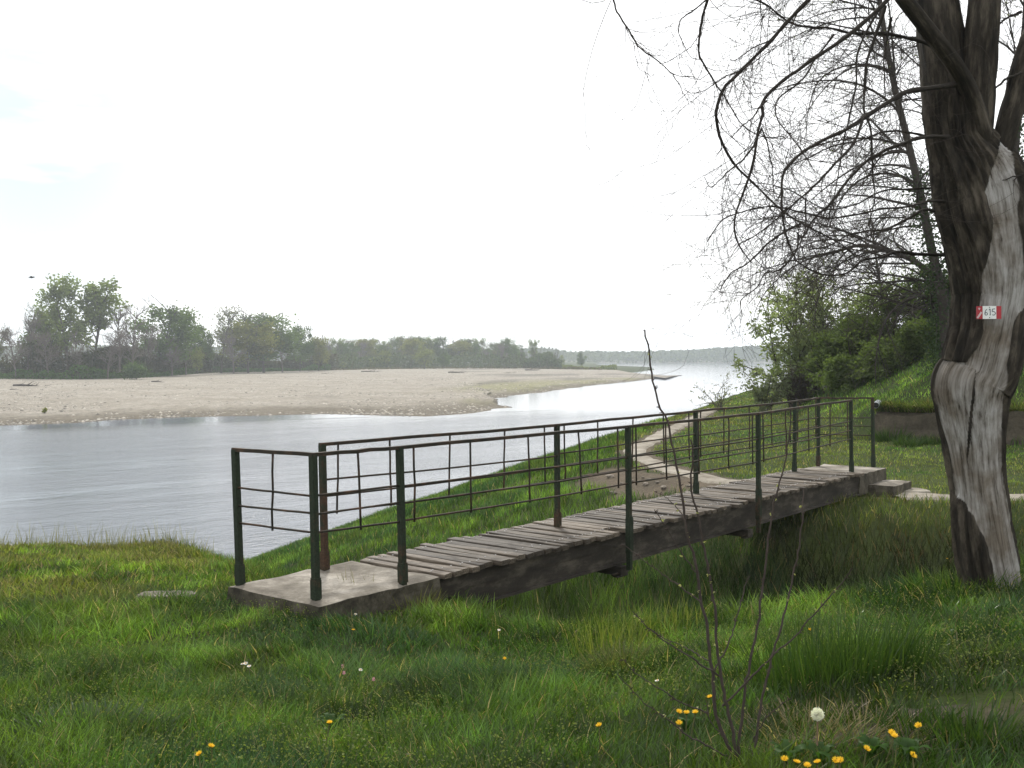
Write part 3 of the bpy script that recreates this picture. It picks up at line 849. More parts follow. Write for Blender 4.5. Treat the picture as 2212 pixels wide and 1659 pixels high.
# posts
def box_along(mb, p, q, wx, wy, ax):
    p = np.asarray(p); q = np.asarray(q); d = q - p; L_ = np.linalg.norm(d); d = d / L_
    a = ax - d * (ax @ d); a /= np.linalg.norm(a); b = np.cross(d, a)
    mb.box(p - a * wx / 2 - b * wy / 2, a * wx, b * wy, d * L_)
for k_ in base:
    p, q = loc(base[k_]), loc(topp[k_])
    lowz = -0.36 if k_ in 'EFGH' else (-0.03)
    mb = MB(); box_along(mb, p + Zv * lowz, q, 0.044, 0.044, U)
    post = mb.build('post', M['metal'], bridge, smooth=False)
    mb = MB(); box_along(mb, p + Zv * (0.004 if lowz > -0.1 else -0.2), p + (q - p) * 0.135, 0.056, 0.056, U)
    box_along(mb, p + (q - p) * 0.135, p + (q - p) * 0.15, 0.052, 0.052, U)
    mb.build('post_sleeve', M['metal'], post, smooth=False)
    if k_ in 'FH':
        mb = MB()
        mb.box(loc(br(post_t[k_] - 0.06, -0.17, -0.42)), U * 0.12, Nv * 1.05, Zv * 0.085)
        mb.box(loc(br(post_t[k_] - 0.09, -0.155, -0.435)), U * 0.18, Nv * 0.06, Zv * 0.012)
        mb.build('cross_bearer', M['beam'], bridge, smooth=False)
        mb = MB()
        c = loc(br(post_t[k_] - 0.15, -0.13, -0.40))
        mb.tubes(np.array([[c, c + U * 0.14, c + U * 0.28]]), np.array([[0.012] * 3]), 8, cap=True)
        mb.build('bracket_bolt', M['rail'], bridge)
# rails
def bar(name, p, q, w, h, sag=0.0, seg=7, mat='rail', wob=0.004):
    P = np.linspace(p, q, seg); f = np.linspace(-1, 1, seg)
    P[:, 2] -= sag * (1 - f * f)
    P[1:-1] += r2.normal(size=(seg - 2, 3)) * wob
    mb = MB()
    if name == 'top_rail':
        d = q - p; d /= np.linalg.norm(d); a = np.cross(d, Zv); a /= np.linalg.norm(a); b = np.cross(a, d)
        V = []
        for x in P: V += [x - a * w / 2 - b * h / 2, x + a * w / 2 - b * h / 2, x + a * w / 2 + b * h / 2, x - a * w / 2 + b * h / 2]
        Q = [(4 * i + j, 4 * i + (j + 1) % 4, 4 * i + 4 + (j + 1) % 4, 4 * i + 4 + j) for i in range(seg - 1) for j in range(4)] + [(3, 2, 1, 0), (4 * seg - 4, 4 * seg - 3, 4 * seg - 2, 4 * seg - 1)]
        mb.add(V, Q)
    else:
        mb.tubes(P[None], np.full((1, seg), w), 7, cap=True)
    return mb.build(name, M[mat], bridge, smooth=(name != 'top_rail'))
runs = [('A', 'B', [0.5]), ('B', 'C', [0.5]), ('C', 'F', None), ('F', 'H', None), ('H', 'K', None), ('D', 'E', None), ('E', 'G', None), ('G', 'I', None), ('I', 'J', [0.12, 0.88]), ('J', 'L', [])]
for a, b, fr in runs:
    if fr is None: fr = [0.042, 0.253, 0.491, 0.731, 0.942]
    pb, pt, qb, qt = loc(base[a]), loc(topp[a]), loc(base[b]), loc(topp[b])
    dd = (qt - pt); dd /= np.linalg.norm(dd)
    over = 0.022
    bar('top_rail', pt - dd * over, qt + dd * over * (1 if b in 'KLJB' else -1), 0.036, 0.026, wob=0.0025)
    long = np.linalg.norm(qt - pt) > 1.5
    for fz in (0.285, 0.412, 0.54):
        jz = r2.normal() * 0.006
        bar('rail', pt + (pb - pt) * (fz + jz), qt + (qb - qt) * (fz + r2.normal() * 0.006), 0.0085, 0, sag=0.012 * long * r2.random(), wob=0.002 if long else 0.001)
    for f in fr:
        f = f + (r2.normal() * 0.006 if long else 0)
        tp = pt + (qt - pt) * f; bp = (pt + (pb - pt) * 0.545) * (1 - f) + (qt + (qb - qt) * 0.545) * f
        bar('baluster', tp - Zv * 0.012, bp + (U if a not in 'AJ' else Nv) * r2.normal() * 0.018 - Zv * 0.02, 0.0085, 0, seg=5, wob=0.0022)
# step before the right landing
t1 = float((base['L'] - B0) @ U)
so = br(t1 - 0.4, -0.35, -0.4)
st = rough_block('concrete_step', t1 - 0.72, t1 + 0.10, -0.50, -0.125, -0.5, -0.185, M['concrete'], 21, None, origin=so)
st.location = Vector(so)
tag(st, 'low concrete step beside the far landing of the footbridge', 'step')
# half buried flagstone left of the near landing
def stone_slab(name, c, rx, ry, h, seed, mat, label, cat, rot=0):
    k = 18; th = np.arange(k) / k * 2 * np.pi
    rr = 1 + 0.25 * (fbm(np.cos(th) * 2 + seed, np.sin(th) * 2, 3) - 0.5)
    x = np.sign(np.cos(th)) * np.abs(np.cos(th)) ** 0.55 * rx * rr; y = np.sign(np.sin(th)) * np.abs(np.sin(th)) ** 0.55 * ry * rr
    ca, sa = math.cos(rot), math.sin(rot)
    x, y = x * ca - y * sa, x * sa + y * ca
    V = [(a, b, -0.12) for a, b in zip(x, y)] + [(a, b, h - 0.012) for a, b in zip(x, y)] + [(a * 0.95, b * 0.95, h) for a, b in zip(x, y)] + [(0, 0, h + 0.004)]
    Q = [(i + o, (i + 1) % k + o, (i + 1) % k + k + o, i + k + o) for o in (0, k) for i in range(k)]
    T3 = [(2 * k + i, 2 * k + (i + 1) % k, 3 * k) for i in range(k)]
    mb = MB(); mb.add(V, Q, T3); o = mb.build(name, mat, smooth=False); o.location = Vector([float(v) for v in c])
    if label: tag(o, label, cat)
    return o
c = gnd(362, 1304, 4.1); zt = float(terrain(c[0], c[1]))
stone_slab('flagstone', (c[0], c[1], zt - 0.005), 0.22, 0.10, 0.045, 2, M['concrete'], 'flat grey flagstone half sunk in the lawn left of the footbridge', 'stone', 0.0)
c = gnd(1968, 1063, 3.97)
stone_slab('flagstone', (c[0], c[1], float(terrain(c[0], c[1]))), 0.24, 0.22, 0.05, 5, M['path'], 'pale flagstone in the grass just right of the concrete step', 'stone')
c = gnd(2040, 1068, 3.97)
stone_slab('flagstone', (c[0], c[1], float(terrain(c[0], c[1]))), 0.16, 0.1, 0.05, 7, M['path'], 'small pale flagstone in the grass beside the old trunk', 'stone')
# old kerb at the lower right
kz = 4.825
mb = MB()
kb = np.array([1.40, 3.40, kz - 0.05])
def kerb_block(x0, x1, y0, y1, z0, z1, seed):
    bm = MB(); na = 26
    prof = [(y0, z0), (y0, z1 - 0.02), (y0 + 0.02, z1), ((y0 + y1) / 2, z1 + 0.004), (y1 - 0.02, z1), (y1, z1 - 0.02), (y1, z0)]
    V = []
    for i in range(na + 1):
        x = x0 + (x1 - x0) * i / na
        for j, (y, z) in enumerate(prof):
            e = (vnoise(x * 9 + seed, j * 1.7) - 0.5)
            V.append((x, y + e * 0.03, z + e * 0.018))
    q = len(prof)
    Q = [(i * q + j, (i + 1) * q + j, (i + 1) * q + j + 1, i * q + j + 1) for i in range(na) for j in range(q - 1)]
    T3 = [(0, j + 1, j) for j in range(1, q - 1)] + [(na * q, na * q + j, na * q + j + 1) for j in range(1, q - 1)]
    bm.add(V, Q, T3); return bm
bm = kerb_block(0, 2.6, -0.10, 0.06, -0.25, 0.0, 3)
o = bm.build('kerb', M['wall'], smooth=False); o.location = Vector(kb); o.rotation_euler = (0, -0.055, 0.02)
tag(o, 'weathered grey concrete kerb sunk in the grass at the lower right', 'kerb')
bm = kerb_block(0, 2.4, -0.03, 0.05, -0.25, 0.0, 13)
o = bm.build('kerb', M['wall'], smooth=False); o.location = Vector(kb + np.array([-0.05, 0.125, 0.012])); o.rotation_euler = (0, -0.055, 0.02)
tag(o, 'narrower concrete edging just behind the grey kerb at the lower right', 'kerb')

# ------------------------------------------------------------------ the old tree at the right
TY = 6.35
tree_o = empty('old_tree', (2.9, TY, 4.5), 'gnarled old tree with bleached bare wood on its trunk and drooping leafless branches', 'tree')
TORG = np.array(tree_o.location)
def set_vec(me, name, v):
    a = me.attributes.new(name, 'FLOAT_VECTOR', 'POINT'); a.data.foreach_set('vector', np.asarray(v, np.float32).ravel())

def loft(name, cen, rx, ry, nth, parent, barefn=None, amp=0.02, seed=0, flute=0.0):
    """cen (k,3) spine; elliptic rings, x sideways and y in depth, bark furrows as real relief"""
    k = len(cen)
    th = -math.pi / 2 + np.arange(nth) / nth * 2 * math.pi
    TH, KK = np.meshgrid(th, np.arange(k))
    T = np.gradient(cen, axis=0); T /= np.linalg.norm(T, axis=1, keepdims=True)
    A = np.cross(np.tile([0, 1.0, 0], (k, 1)), T); A /= np.linalg.norm(A, axis=1, keepdims=True)
    Bv = np.cross(T, A)
    S = np.concatenate([[0], np.cumsum(np.linalg.norm(np.diff(cen, axis=0), axis=1))])
    s = S[:, None] + 0 * TH
    ca, sa = np.cos(TH), np.sin(TH)
    gy_ = -sa  # towards camera is sa>0
    rel = np.abs(vnoise(ca * 7.5 + seed + s * 0.9, sa * 7.5 + s * 1.3 + 20) - 0.5) * 2
    rel2 = np.abs(vnoise(ca * 15 + seed + 30, sa * 15 + s * 5) - 0.5) * 2
    fine = vnoise(ca * 30 + seed, sa * 30 + s * 7)
    bare = np.zeros_like(TH)
    X0 = cen[:, 0][:, None] + rx[:, None] * ca
    if barefn is not None:
        px = CX + X0 / TY * FPX
        bare = barefn(px, s, cen[:, 2][:, None] + 0 * TH) * sstep(-0.25, 0.1, sa)
    d = amp * (1 - bare) * (1.0 * (rel ** 0.6 - 0.5) + 0.55 * (rel2 ** 0.7 - 0.5) + 0.3 * (fine - 0.5))
    d = d + (1 - bare) * 0.008 * (barefn is not None) + bare * (-0.014 + 0.007 * (vnoise(ca * 16 + seed, sa * 16 + s * 1.0) - 0.5) + 0.004 * (fine - 0.5))
    d = d + flute * rx[:, None] * (0.6 * np.sin(3 * TH + 1.5 * s + seed) + 0.5 * np.sin(5 * TH - 1.1 * s + 2 * seed))
    P = cen[:, None, :] + A[:, None, :] * ((rx[:, None] + d) * ca)[..., None] - Bv[:, None, :] * ((ry[:, None] + d) * sa)[..., None] * np.sign((Bv @ np.array([0, 1.0, 0]))[:, None, None] + 1e-9)
    i, j = np.meshgrid(np.arange(k - 1), np.arange(nth), indexing='ij'); j2 = (j + 1) % nth
    Q = np.stack([i * nth + j, i * nth + j2, (i + 1) * nth + j2, (i + 1) * nth + j], -1).reshape(-1, 4)
    me = make_mesh(name, (P - TORG).reshape(-1, 3), Q, attrs={'bare': bare.ravel()})
    set_vec(me, 'grain', np.stack([ca * rx[:, None], sa * rx[:, None], s], -1).reshape(-1, 3))
    return link(name, me, M['trunk'], parent)

out_ = np.array([  # y, left, right
    (1330, 2098, 2226), (1285, 2088, 2212), (1240, 2082, 2200), (1200, 2076, 2192), (1150, 2071, 2183), (1100, 2067, 2176), (1050, 2064, 2167), (1000, 2056, 2163), (950, 2048, 2162),
    (900, 2036, 2163), (870, 2029, 2166), (848, 2022, 2170), (826, 2022, 2174), (812, 2036, 2182), (795, 2042, 2188), (760, 2051, 2196), (720, 2064, 2204), (680, 2069, 2211), (640, 2072, 2220),
    (580, 2063, 2226), (520, 2051, 2228), (470, 2036, 2226), (420, 2025, 2220), (380, 2019, 2198), (340, 2015, 2166), (300, 2011, 2132), (250, 2004, 2132), (215, 2003, 2132), (185, 2016, 2118), (150, 2040, 2096)], float)
kk = 300
yy = np.linspace(1330, 150, kk)
lf = np.interp(-yy, -out_[:, 0], out_[:, 1]); rt = np.interp(-yy, -out_[:, 0], out_[:, 2])
def smooth1(a, n=3):
    for _ in range(n): a = np.convolve(np.pad(a, 1, 'edge'), [0.25, 0.5, 0.25], 'valid')
    return a
lf, rt = smooth1(lf, 2), smooth1(rt, 6)
cenp = np.array([at((a + b) / 2, y, TY) for a, b, y in zip(lf, rt, yy)])
rxx = (rt - lf) / 2 / FPX * TY
ryy = np.minimum(rxx * 0.95, 0.215)
bt = np.array([  # y, left, right of the bleached strip
    (1330, 2146, 2222), (1270, 2138, 2213), (1200, 2121, 2196), (1150, 2104, 2185), (1100, 2084, 2172), (1050, 2056, 2160), (1000, 2040, 2152), (950, 2030, 2146), (900, 2015, 2146), (850, 2005, 2148), (815, 2020, 2150),
    (797, 2062, 2152), (760, 2088, 2154), (720, 2097, 2160), (680, 2088, 2172), (650, 2088, 2195), (630, 2090, 2190), (600, 2090, 2180), (560, 2096, 2172), (520, 2106, 2166), (480, 2108, 2164), (450, 2098, 2164), (420, 2092, 2163), (390, 2102, 2161), (360, 2120, 2158), (335, 2134, 2152), (315, 2143, 2146), (305, 2145, 2145), (100, 2145, 2145)], float)
def barefn(px, s, z):
    y = HOR - (z - CAMZ) / TY * FPX
    a = np.interp(-y, -bt[:, 0], bt[:, 1]); b = np.interp(-y, -bt[:, 0], bt[:, 2])
    w = (fbm(z * 5, px * 0.06, 5) - 0.5) * 18
    m = sstep(-4, 4, px - a + w) * sstep(-4, 4, b - px + w) * (b - a > 3)
    # second smaller bleached patch under the fork and the torn tongue left of the strip
    # bark remnant running down the left of the strip low on the trunk
    e2 = np.hypot((px - 2082) / 20, (y - 1190) / 90)
    m = m * (1 - sstep(1.15, 0.85, e2))
    e3 = np.hypot((px - (2074 + (950 - y) * 0.0)) / 3.0, (y - 900) / 90)
    return m * (1 - 0.8 * sstep(1.2, 0.8, e3))
loft('trunk', cenp, rxx, ryy, 200, tree_o, barefn, 0.042, 3, 0.02)
def limb(name, pts, Ys, seed, nth=48, k=90, amp=0.014):
    pts = np.asarray(pts, float)
    W = np.array([np.append(at(x, y, Y), r * Y / FPX) for (x, y, r), Y in zip(pts, Ys)])
    W = resample(W, k)
    return loft(name, W[:, :3], W[:, 3], W[:, 3], nth, tree_o, None, amp, seed, 0.03), W
limb('limb', [(2080, 470, 22), (2066, 330, 48), (2050, 230, 49), (2035, 110, 46), (2022, 0, 44), (2006, -190, 40), (1990, -420, 32), (1960, -700, 22), (1950, -950, 8)], [6.35, 6.35, 6.35, 6.36, 6.38, 6.42, 6.5, 6.6, 6.7], 5, amp=0.024)
limb('limb', [(2106, 400, 18), (2108, 280, 33), (2113, 170, 33), (2120, 80, 33), (2126, 0, 31), (2140, -200, 28), (2150, -420, 20), (2190, -700, 8)], [6.33, 6.3, 6.26, 6.24, 6.22, 6.2, 6.15, 6.1], 15, amp=0.02)
limb('limb', [(2150, 450, 26), (2156, 350, 24), (2172, 285, 24), (2194, 210, 24), (2215, 130, 24), (2262, 0, 21), (2350, -240, 16), (2450, -480, 6)], [6.3, 6.3, 6.3, 6.3, 6.3, 6.32, 6.4, 6.5], 25, amp=0.016)
_, LD = limb('limb', [(2125, 300, 24), (2098, 205, 19), (2062, 140, 18), (2010, 72, 17), (1955, 0, 16), (1868, -110, 13), (1730, -230, 9), (1600, -300, 5)], [6.25, 6.17, 6.1, 6.0, 5.92, 5.8, 5.6, 5.5], 35, nth=32, k=70, amp=0.008)

ZB = lambda pts: [(1296 + x * 0.414, y * 0.414) for x, y in pts]
branches = [  # (traced course, thickness in pixels at start, depth start, depth end)
    (ZB([(1230, -170), (1090, 0), (985, 110), (900, 215), (790, 330), (700, 420), (640, 490), (612, 590), (625, 690), (660, 790), (720, 880), (800, 960), (900, 1060), (1000, 1140), (1130, 1210), (1250, 1270), (1330, 1335)]), 7, 5.6, 5.9),
    (ZB([(1560, -60), (1420, 80), (1320, 170), (1230, 240), (1120, 310), (1030, 380), (960, 430), (880, 510), (850, 560), (855, 620), (830, 680), (820, 780), (790, 920), (750, 1030), (710, 1130), (705, 1220), (730, 1290), (790, 1370)]), 7, 5.8, 5.5),
    (ZB([(872, 525), (830, 570), (800, 625), (720, 690), (680, 725)]), 3, 5.65, 5.5),
    (ZB([(845, 670), (870, 750), (905, 880), (900, 990), (930, 1090)]), 2.5, 5.6, 5.7),
    (ZB([(845, 670), (800, 760), (760, 830), (690, 890), (640, 945), (585, 975), (545, 925)]), 3.5, 5.6, 5.2),
    (ZB([(1860, 440), (1760, 455), (1670, 470), (1590, 490), (1480, 560), (1370, 630), (1290, 690), (1190, 740), (1080, 800), (1000, 870), (965, 920), (955, 1040), (960, 1150), (985, 1270), (1020, 1350)]), 8, 6.15, 5.4),
    (ZB([(1820, 715), (1730, 715), (1640, 730), (1540, 770), (1420, 830), (1330, 900), (1270, 970), (1200, 1070), (1110, 1150), (1060, 1240), (1030, 1215)]), 6.5, 6.2, 5.7),
    (ZB([(1370, 630), (1330, 740), (1290, 800), (1200, 900), (1090, 1010), (980, 1110), (880, 1190), (800, 1240), (720, 1275)]), 4.5, 5.85, 5.3),
    (ZB([(1075, 1030), (1050, 1180), (1035, 1260), (990, 1330), (960, 1350)]), 3, 5.6, 5.5),
    (ZB([(1060, 1160), (960, 1210), (870, 1270), (760, 1360), (690, 1410), (640, 1480), (630, 1530)]), 4, 5.7, 5.2),
    (ZB([(1035, 1220), (1030, 1300), (1000, 1360), (940, 1420), (860, 1445), (820, 1500), (740, 1560), (735, 1600), (742, 1650)]), 3.2, 5.6, 5.2),
    (ZB([(700, -130), (590, -60), (553, 20), (530, 100), (510, 235), (515, 300), (560, 380), (610, 450), (680, 560), (730, 650), (850, 715), (960, 712)]), 4.5, 5.1, 5.4),
    (ZB([(565, -10), (480, 60), (420, 110), (415, 170), (440, 240), (465, 290), (520, 310)]), 2.8, 5.0, 5.1),
    (ZB([(20, -150), (60, -40), (75, 40), (95, 90), (130, 150), (180, 230), (280, 310), (380, 380), (500, 402)]), 3.6, 4.6, 4.5),
    (ZB([(380, 385), (420, 460), (465, 550)]), 1.6, 4.6, 4.5),
    (ZB([(175, 225), (200, 320), (240, 385), (280, 392)]), 1.3, 4.6, 4.5),
    (ZB([(910, 200), (830, 240), (730, 310), (680, 310)]), 2.8, 5.6, 5.3),
    (ZB([(795, 330), (690, 380), (600, 410), (530, 460), (455, 495)]), 2.4, 5.6, 5.2),
    (ZB([(835, -60), (830, 60), (833, 130), (820, 220), (790, 330)]), 2.2, 5.4, 5.5),
    (ZB([(700, -40), (860, 20), (950, 90), (1050, 140), (1200, 155), (1350, 180), (1500, 180), (1700, 225), (1800, 300)][::-1]), 6, 6.2, 5.7),
    (ZB([(1220, 180), (1130, 310), (1100, 380), (1060, 440), (960, 520), (945, 600), (980, 660), (1040, 740), (1100, 840), (1120, 900)]), 3.6, 5.9, 5.5),
    (ZB([(1490, 30), (1440, 200), (1400, 330), (1380, 560), (1420, 690), (1430, 900), (1440, 1030), (1400, 1180)]), 5.5, 6.0, 5.9),
    (ZB([(1520, 90), (1480, 280), (1485, 420), (1490, 520)]), 4.5, 6.05, 6.1),
    (ZB([(1450, 60), (1350, 250), (1330, 480), (1270, 720), (1230, 980), (1190, 1150)]), 4, 5.9, 5.8),
    (ZB([(1800, 1050), (1720, 1050), (1600, 1080), (1480, 1090), (1350, 1120), (1200, 1140), (1050, 1105), (900, 1080), (740, 1110), (640, 1150), (560, 1260)]), 4.5, 6.3, 5.6),
    (ZB([(1800, 1130), (1700, 1090), (1600, 1140), (1500, 1190), (1400, 1200), (1290, 1220), (1180, 1280), (1090, 1300)]), 5, 6.4, 6.4),
    (ZB([(1820, 1330), (1640, 1330), (1560, 1320), (1480, 1350), (1380, 1360), (1300, 1420), (1200, 1440), (1100, 1410), (1010, 1350)]), 6, 6.7, 6.3),
    (ZB([(1740, 980), (1600, 990), (1480, 1000), (1340, 1070), (1180, 1090), (1000, 1000), (850, 960), (700, 965)]), 3.5, 6.5, 6.0),
    (ZB([(1740, 720), (1600, 690), (1480, 690), (1340, 740), (1200, 760), (1060, 830), (970, 850), (985, 780)]), 4, 6.4, 6.0),
    (ZB([(2200, 60), (2120, 110), (2080, 140), (2060, 170)]), 5, 6.2, 6.2),
    (ZB([(2200, 380), (2110, 420), (2040, 470), (2000, 480)]), 5, 6.2, 6.2),
    (ZB([(2290, 880), (2210, 905), (2100, 940)]), 4, 6.1, 6.15),
]
allP, allR = [], []
for pts, w0, d0, d1 in branches:
    n = len(pts)
    W = np.array([at(x, y, d0 + (d1 - d0) * i / (n - 1)) for i, (x, y) in enumerate(pts)])
    W = resample(W, 40)
    L_ = np.linalg.norm(np.diff(W, axis=0), axis=1).sum()
    W += np.cumsum(rng.normal(size=W.shape) * 0.004, axis=0) * np.linspace(0, 1, 40)[:, None] * np.linspace(1, 0, 40)[:, None] * 2
    rr = w0 / 2 * d0 / FPX * 1.38 * np.linspace(1, 0.32, 40) * (1 + 0.12 * rng.normal(size=40))
    mb = MB()
    mb.tubes((W - TORG)[None], np.maximum(rr, 0.0012)[None], 6, C=np.array([0.030, 0.026, 0.022]))
    mb.build('branch', M['twig'], tree_o)
    allP.append(W); allR.append(rr)
allP = np.array(allP); allR = np.array(allR)
mb = MB()
tw = np.random.default_rng(21)
S, D, rad = spawn(allP, allR, 620, 0.12, 1.0, 0.7, tw)
D[:, 2] -= 0.25
P1 = grow(S, D, 0.25 + 0.55 * tw.random(620) ** 1.4, 9, 0.06, 0.26, tw); R1 = taper(np.clip(rad * 0.45, 0.0009, 0.0022), 9, 0.45)
mb.tubes(P1 - TORG, R1, 3, C=np.tile([0.04, 0.032, 0.027], (620, 1)))
S, D, rad = spawn(P1, R1, 900, 0.15, 1.0, 0.6, tw)
P2 = grow(S, D, 0.10 + 0.28 * tw.random(900), 6, 0.05, 0.24, tw); R2 = taper(np.full(900, 0.0010), 6, 0.6)
mb.tubes(P2 - TORG, R2, 3, C=np.tile([0.05, 0.04, 0.034], (900, 1)))
o = mb.build('twigs', M['twig'], tree_o); o['kind'] = 'stuff'
# bare crown above the picture: the limbs go on and branch
up = MB()
S0 = np.array([at(2006, -190, 6.42), at(1990, -420, 6.5), at(2140, -200, 6.2), at(2150, -420, 6.15), at(2350, -240, 6.4), at(1868, -110, 5.8), at(1730, -230, 5.6), at(1990, -300, 6.45), at(2145, -300, 6.2), at(1975, -560, 6.55)])
S0 = S0[tw.integers(0, 10, 34)]; D0 = tw.normal(size=(34, 3)); D0[:, 2] = np.abs(D0[:, 2]) + 0.9
P0 = grow(S0, D0, 1.6 + 1.8 * tw.random(34), 12, 0.06, 0.13, tw); P0 = P0[P0[:, :, 2].min(1) > 8.5]; R0 = taper(0.022 + 0.02 * tw.random(len(P0)), 12, 0.2)
up.tubes(P0 - TORG, R0, 5, C=np.tile([0.03, 0.026, 0.022], (len(P0), 1)))
S, D, rad = spawn(P0, R0, 500, 0.15, 1.0, 0.8, tw)
P1 = grow(S, D, 0.5 + 1.1 * tw.random(500), 8, 0.12, 0.2, tw); keep = P1[:, :, 2].min(1) > 8.6
P1 = P1[keep]; R1 = taper(np.clip(rad[keep] * 0.5, 0.002, 0.008), 8, 0.3)
up.tubes(P1 - TORG, R1, 3, C=np.tile([0.035, 0.03, 0.025], (len(P1), 1)))
S, D, rad = spawn(P1, R1, 2400, 0.1, 1.0, 0.7, tw)
P2 = grow(S, D, 0.2 + 0.5 * tw.random(2400), 6, 0.1, 0.2, tw); P2 = P2[P2[:, :, 2].min(1) > 8.6]
up.tubes(P2 - TORG, taper(np.full(len(P2), 0.0018), 6, 0.5), 3, C=np.tile([0.04, 0.033, 0.027], (len(P2), 1)))
o = up.build('upper_crown', M['twig'], tree_o); o['kind'] = 'stuff'

# trail sign 615 nailed to the trunk
sc_ = at(2137, 675, TY - 0.232)
sg = empty('trail_sign', sc_, 'small red and white trail marker numbered 615 nailed to the old trunk', 'sign')
sg.rotation_euler = (R(-1), R(-0.6), R(4))
sw, sh = 54 * sc_[1] / FPX, 27.5 * sc_[1] / FPX
mb = MB(); mb.box((-sw / 2, 0, -sh / 2), (sw, 0, 0), (0, 0.012, 0), (0, 0, sh)); mb.build('plate', M['sign_red'], sg, smooth=False)
wx0, wx1 = -sw / 2 + sw * 0.225, -sw / 2 + sw * 0.785
mb = MB(); mb.box((wx0, -0.0015, -sh / 2 - 0.0005), (wx1 - wx0, 0, 0), (0, 0.0015, 0), (0, 0, sh + 0.001)); mb.build('white_panel', M['sign_white'], sg, smooth=False)
def stroke(pts, w, name, mat, y=-0.0024):
    pts = np.asarray(pts, float); 
    P3 = resample(np.stack([pts[:, 0], np.zeros(len(pts)), pts[:, 1]], 1), 16)
    T = np.gradient(P3, axis=0); T /= np.linalg.norm(T, axis=1, keepdims=True); Nn = np.stack([-T[:, 2], 0 * T[:, 0], T[:, 0]], 1)
    V = []
    for p, n in zip(P3, Nn): V += [p + n * w / 2 + (0, y, 0), p - n * w / 2 + (0, y, 0), p - n * w / 2 + (0, y + 0.0008, 0), p + n * w / 2 + (0, y + 0.0008, 0)]
    Q = [(4 * i + j, 4 * i + (j + 1) % 4, 4 * i + 4 + (j + 1) % 4, 4 * i + 4 + j) for i in range(15) for j in range(4)] + [(0, 3, 2, 1), (60, 61, 62, 63)]
    mb = MB(); mb.add(V, Q); return mb.build(name, mat, sg, smooth=False)
pw = wx1 - wx0; cx0 = wx0
q = lambda pts: [(cx0 + x * pw, (0.5 - y) * sh) for x, y in pts]
stroke(q([(0.31, 0.24), (0.21, 0.36), (0.155, 0.55), (0.165, 0.66), (0.23, 0.71), (0.32, 0.68), (0.35, 0.60), (0.30, 0.52), (0.22, 0.51), (0.165, 0.58)]), 0.0042, 'digit', M['sign_ink'])
stroke(q([(0.46, 0.31), (0.50, 0.27), (0.54, 0.22), (0.545, 0.42), (0.545, 0.68)]), 0.0042, 'digit', M['sign_ink'])
stroke(q([(0.49, 0.695), (0.545, 0.70), (0.60, 0.69)]), 0.003, 'digit_foot', M['sign_ink'], -0.0030)
stroke(q([(0.91, 0.22), (0.80, 0.23), (0.71, 0.24), (0.705, 0.34), (0.69, 0.44), (0.78, 0.42), (0.88, 0.47), (0.93, 0.57), (0.89, 0.67), (0.80, 0.71), (0.70, 0.68)]), 0.0042, 'digit', M['sign_ink'])
for (a, b) in (((-0.40, 0.93), (-0.09, 0.46)), ((-0.30, 0.24), (-0.22, 0.14))):
    stroke([(cx0 + a[0] * pw, (0.5 - a[1]) * sh), (cx0 + (a[0] + b[0]) / 2 * pw, (0.5 - (a[1] + b[1]) / 2 - 0.02) * sh), (cx0 + b[0] * pw, (0.5 - b[1]) * sh)], 0.011, 'faded_stripe', M['faded_white'], -0.0012)
for zz in (0.40, -0.40):
    mb = MB(); c = np.array([(wx0 + wx1) / 2, -0.002, zz * sh]); mb.tubes(np.array([[c, c + (0, -0.001, 0), c + (0, -0.0016, 0)]]), np.array([[0.003, 0.003, 0.0005]]), 8); mb.build('nail', M['dark_hole'], sg)

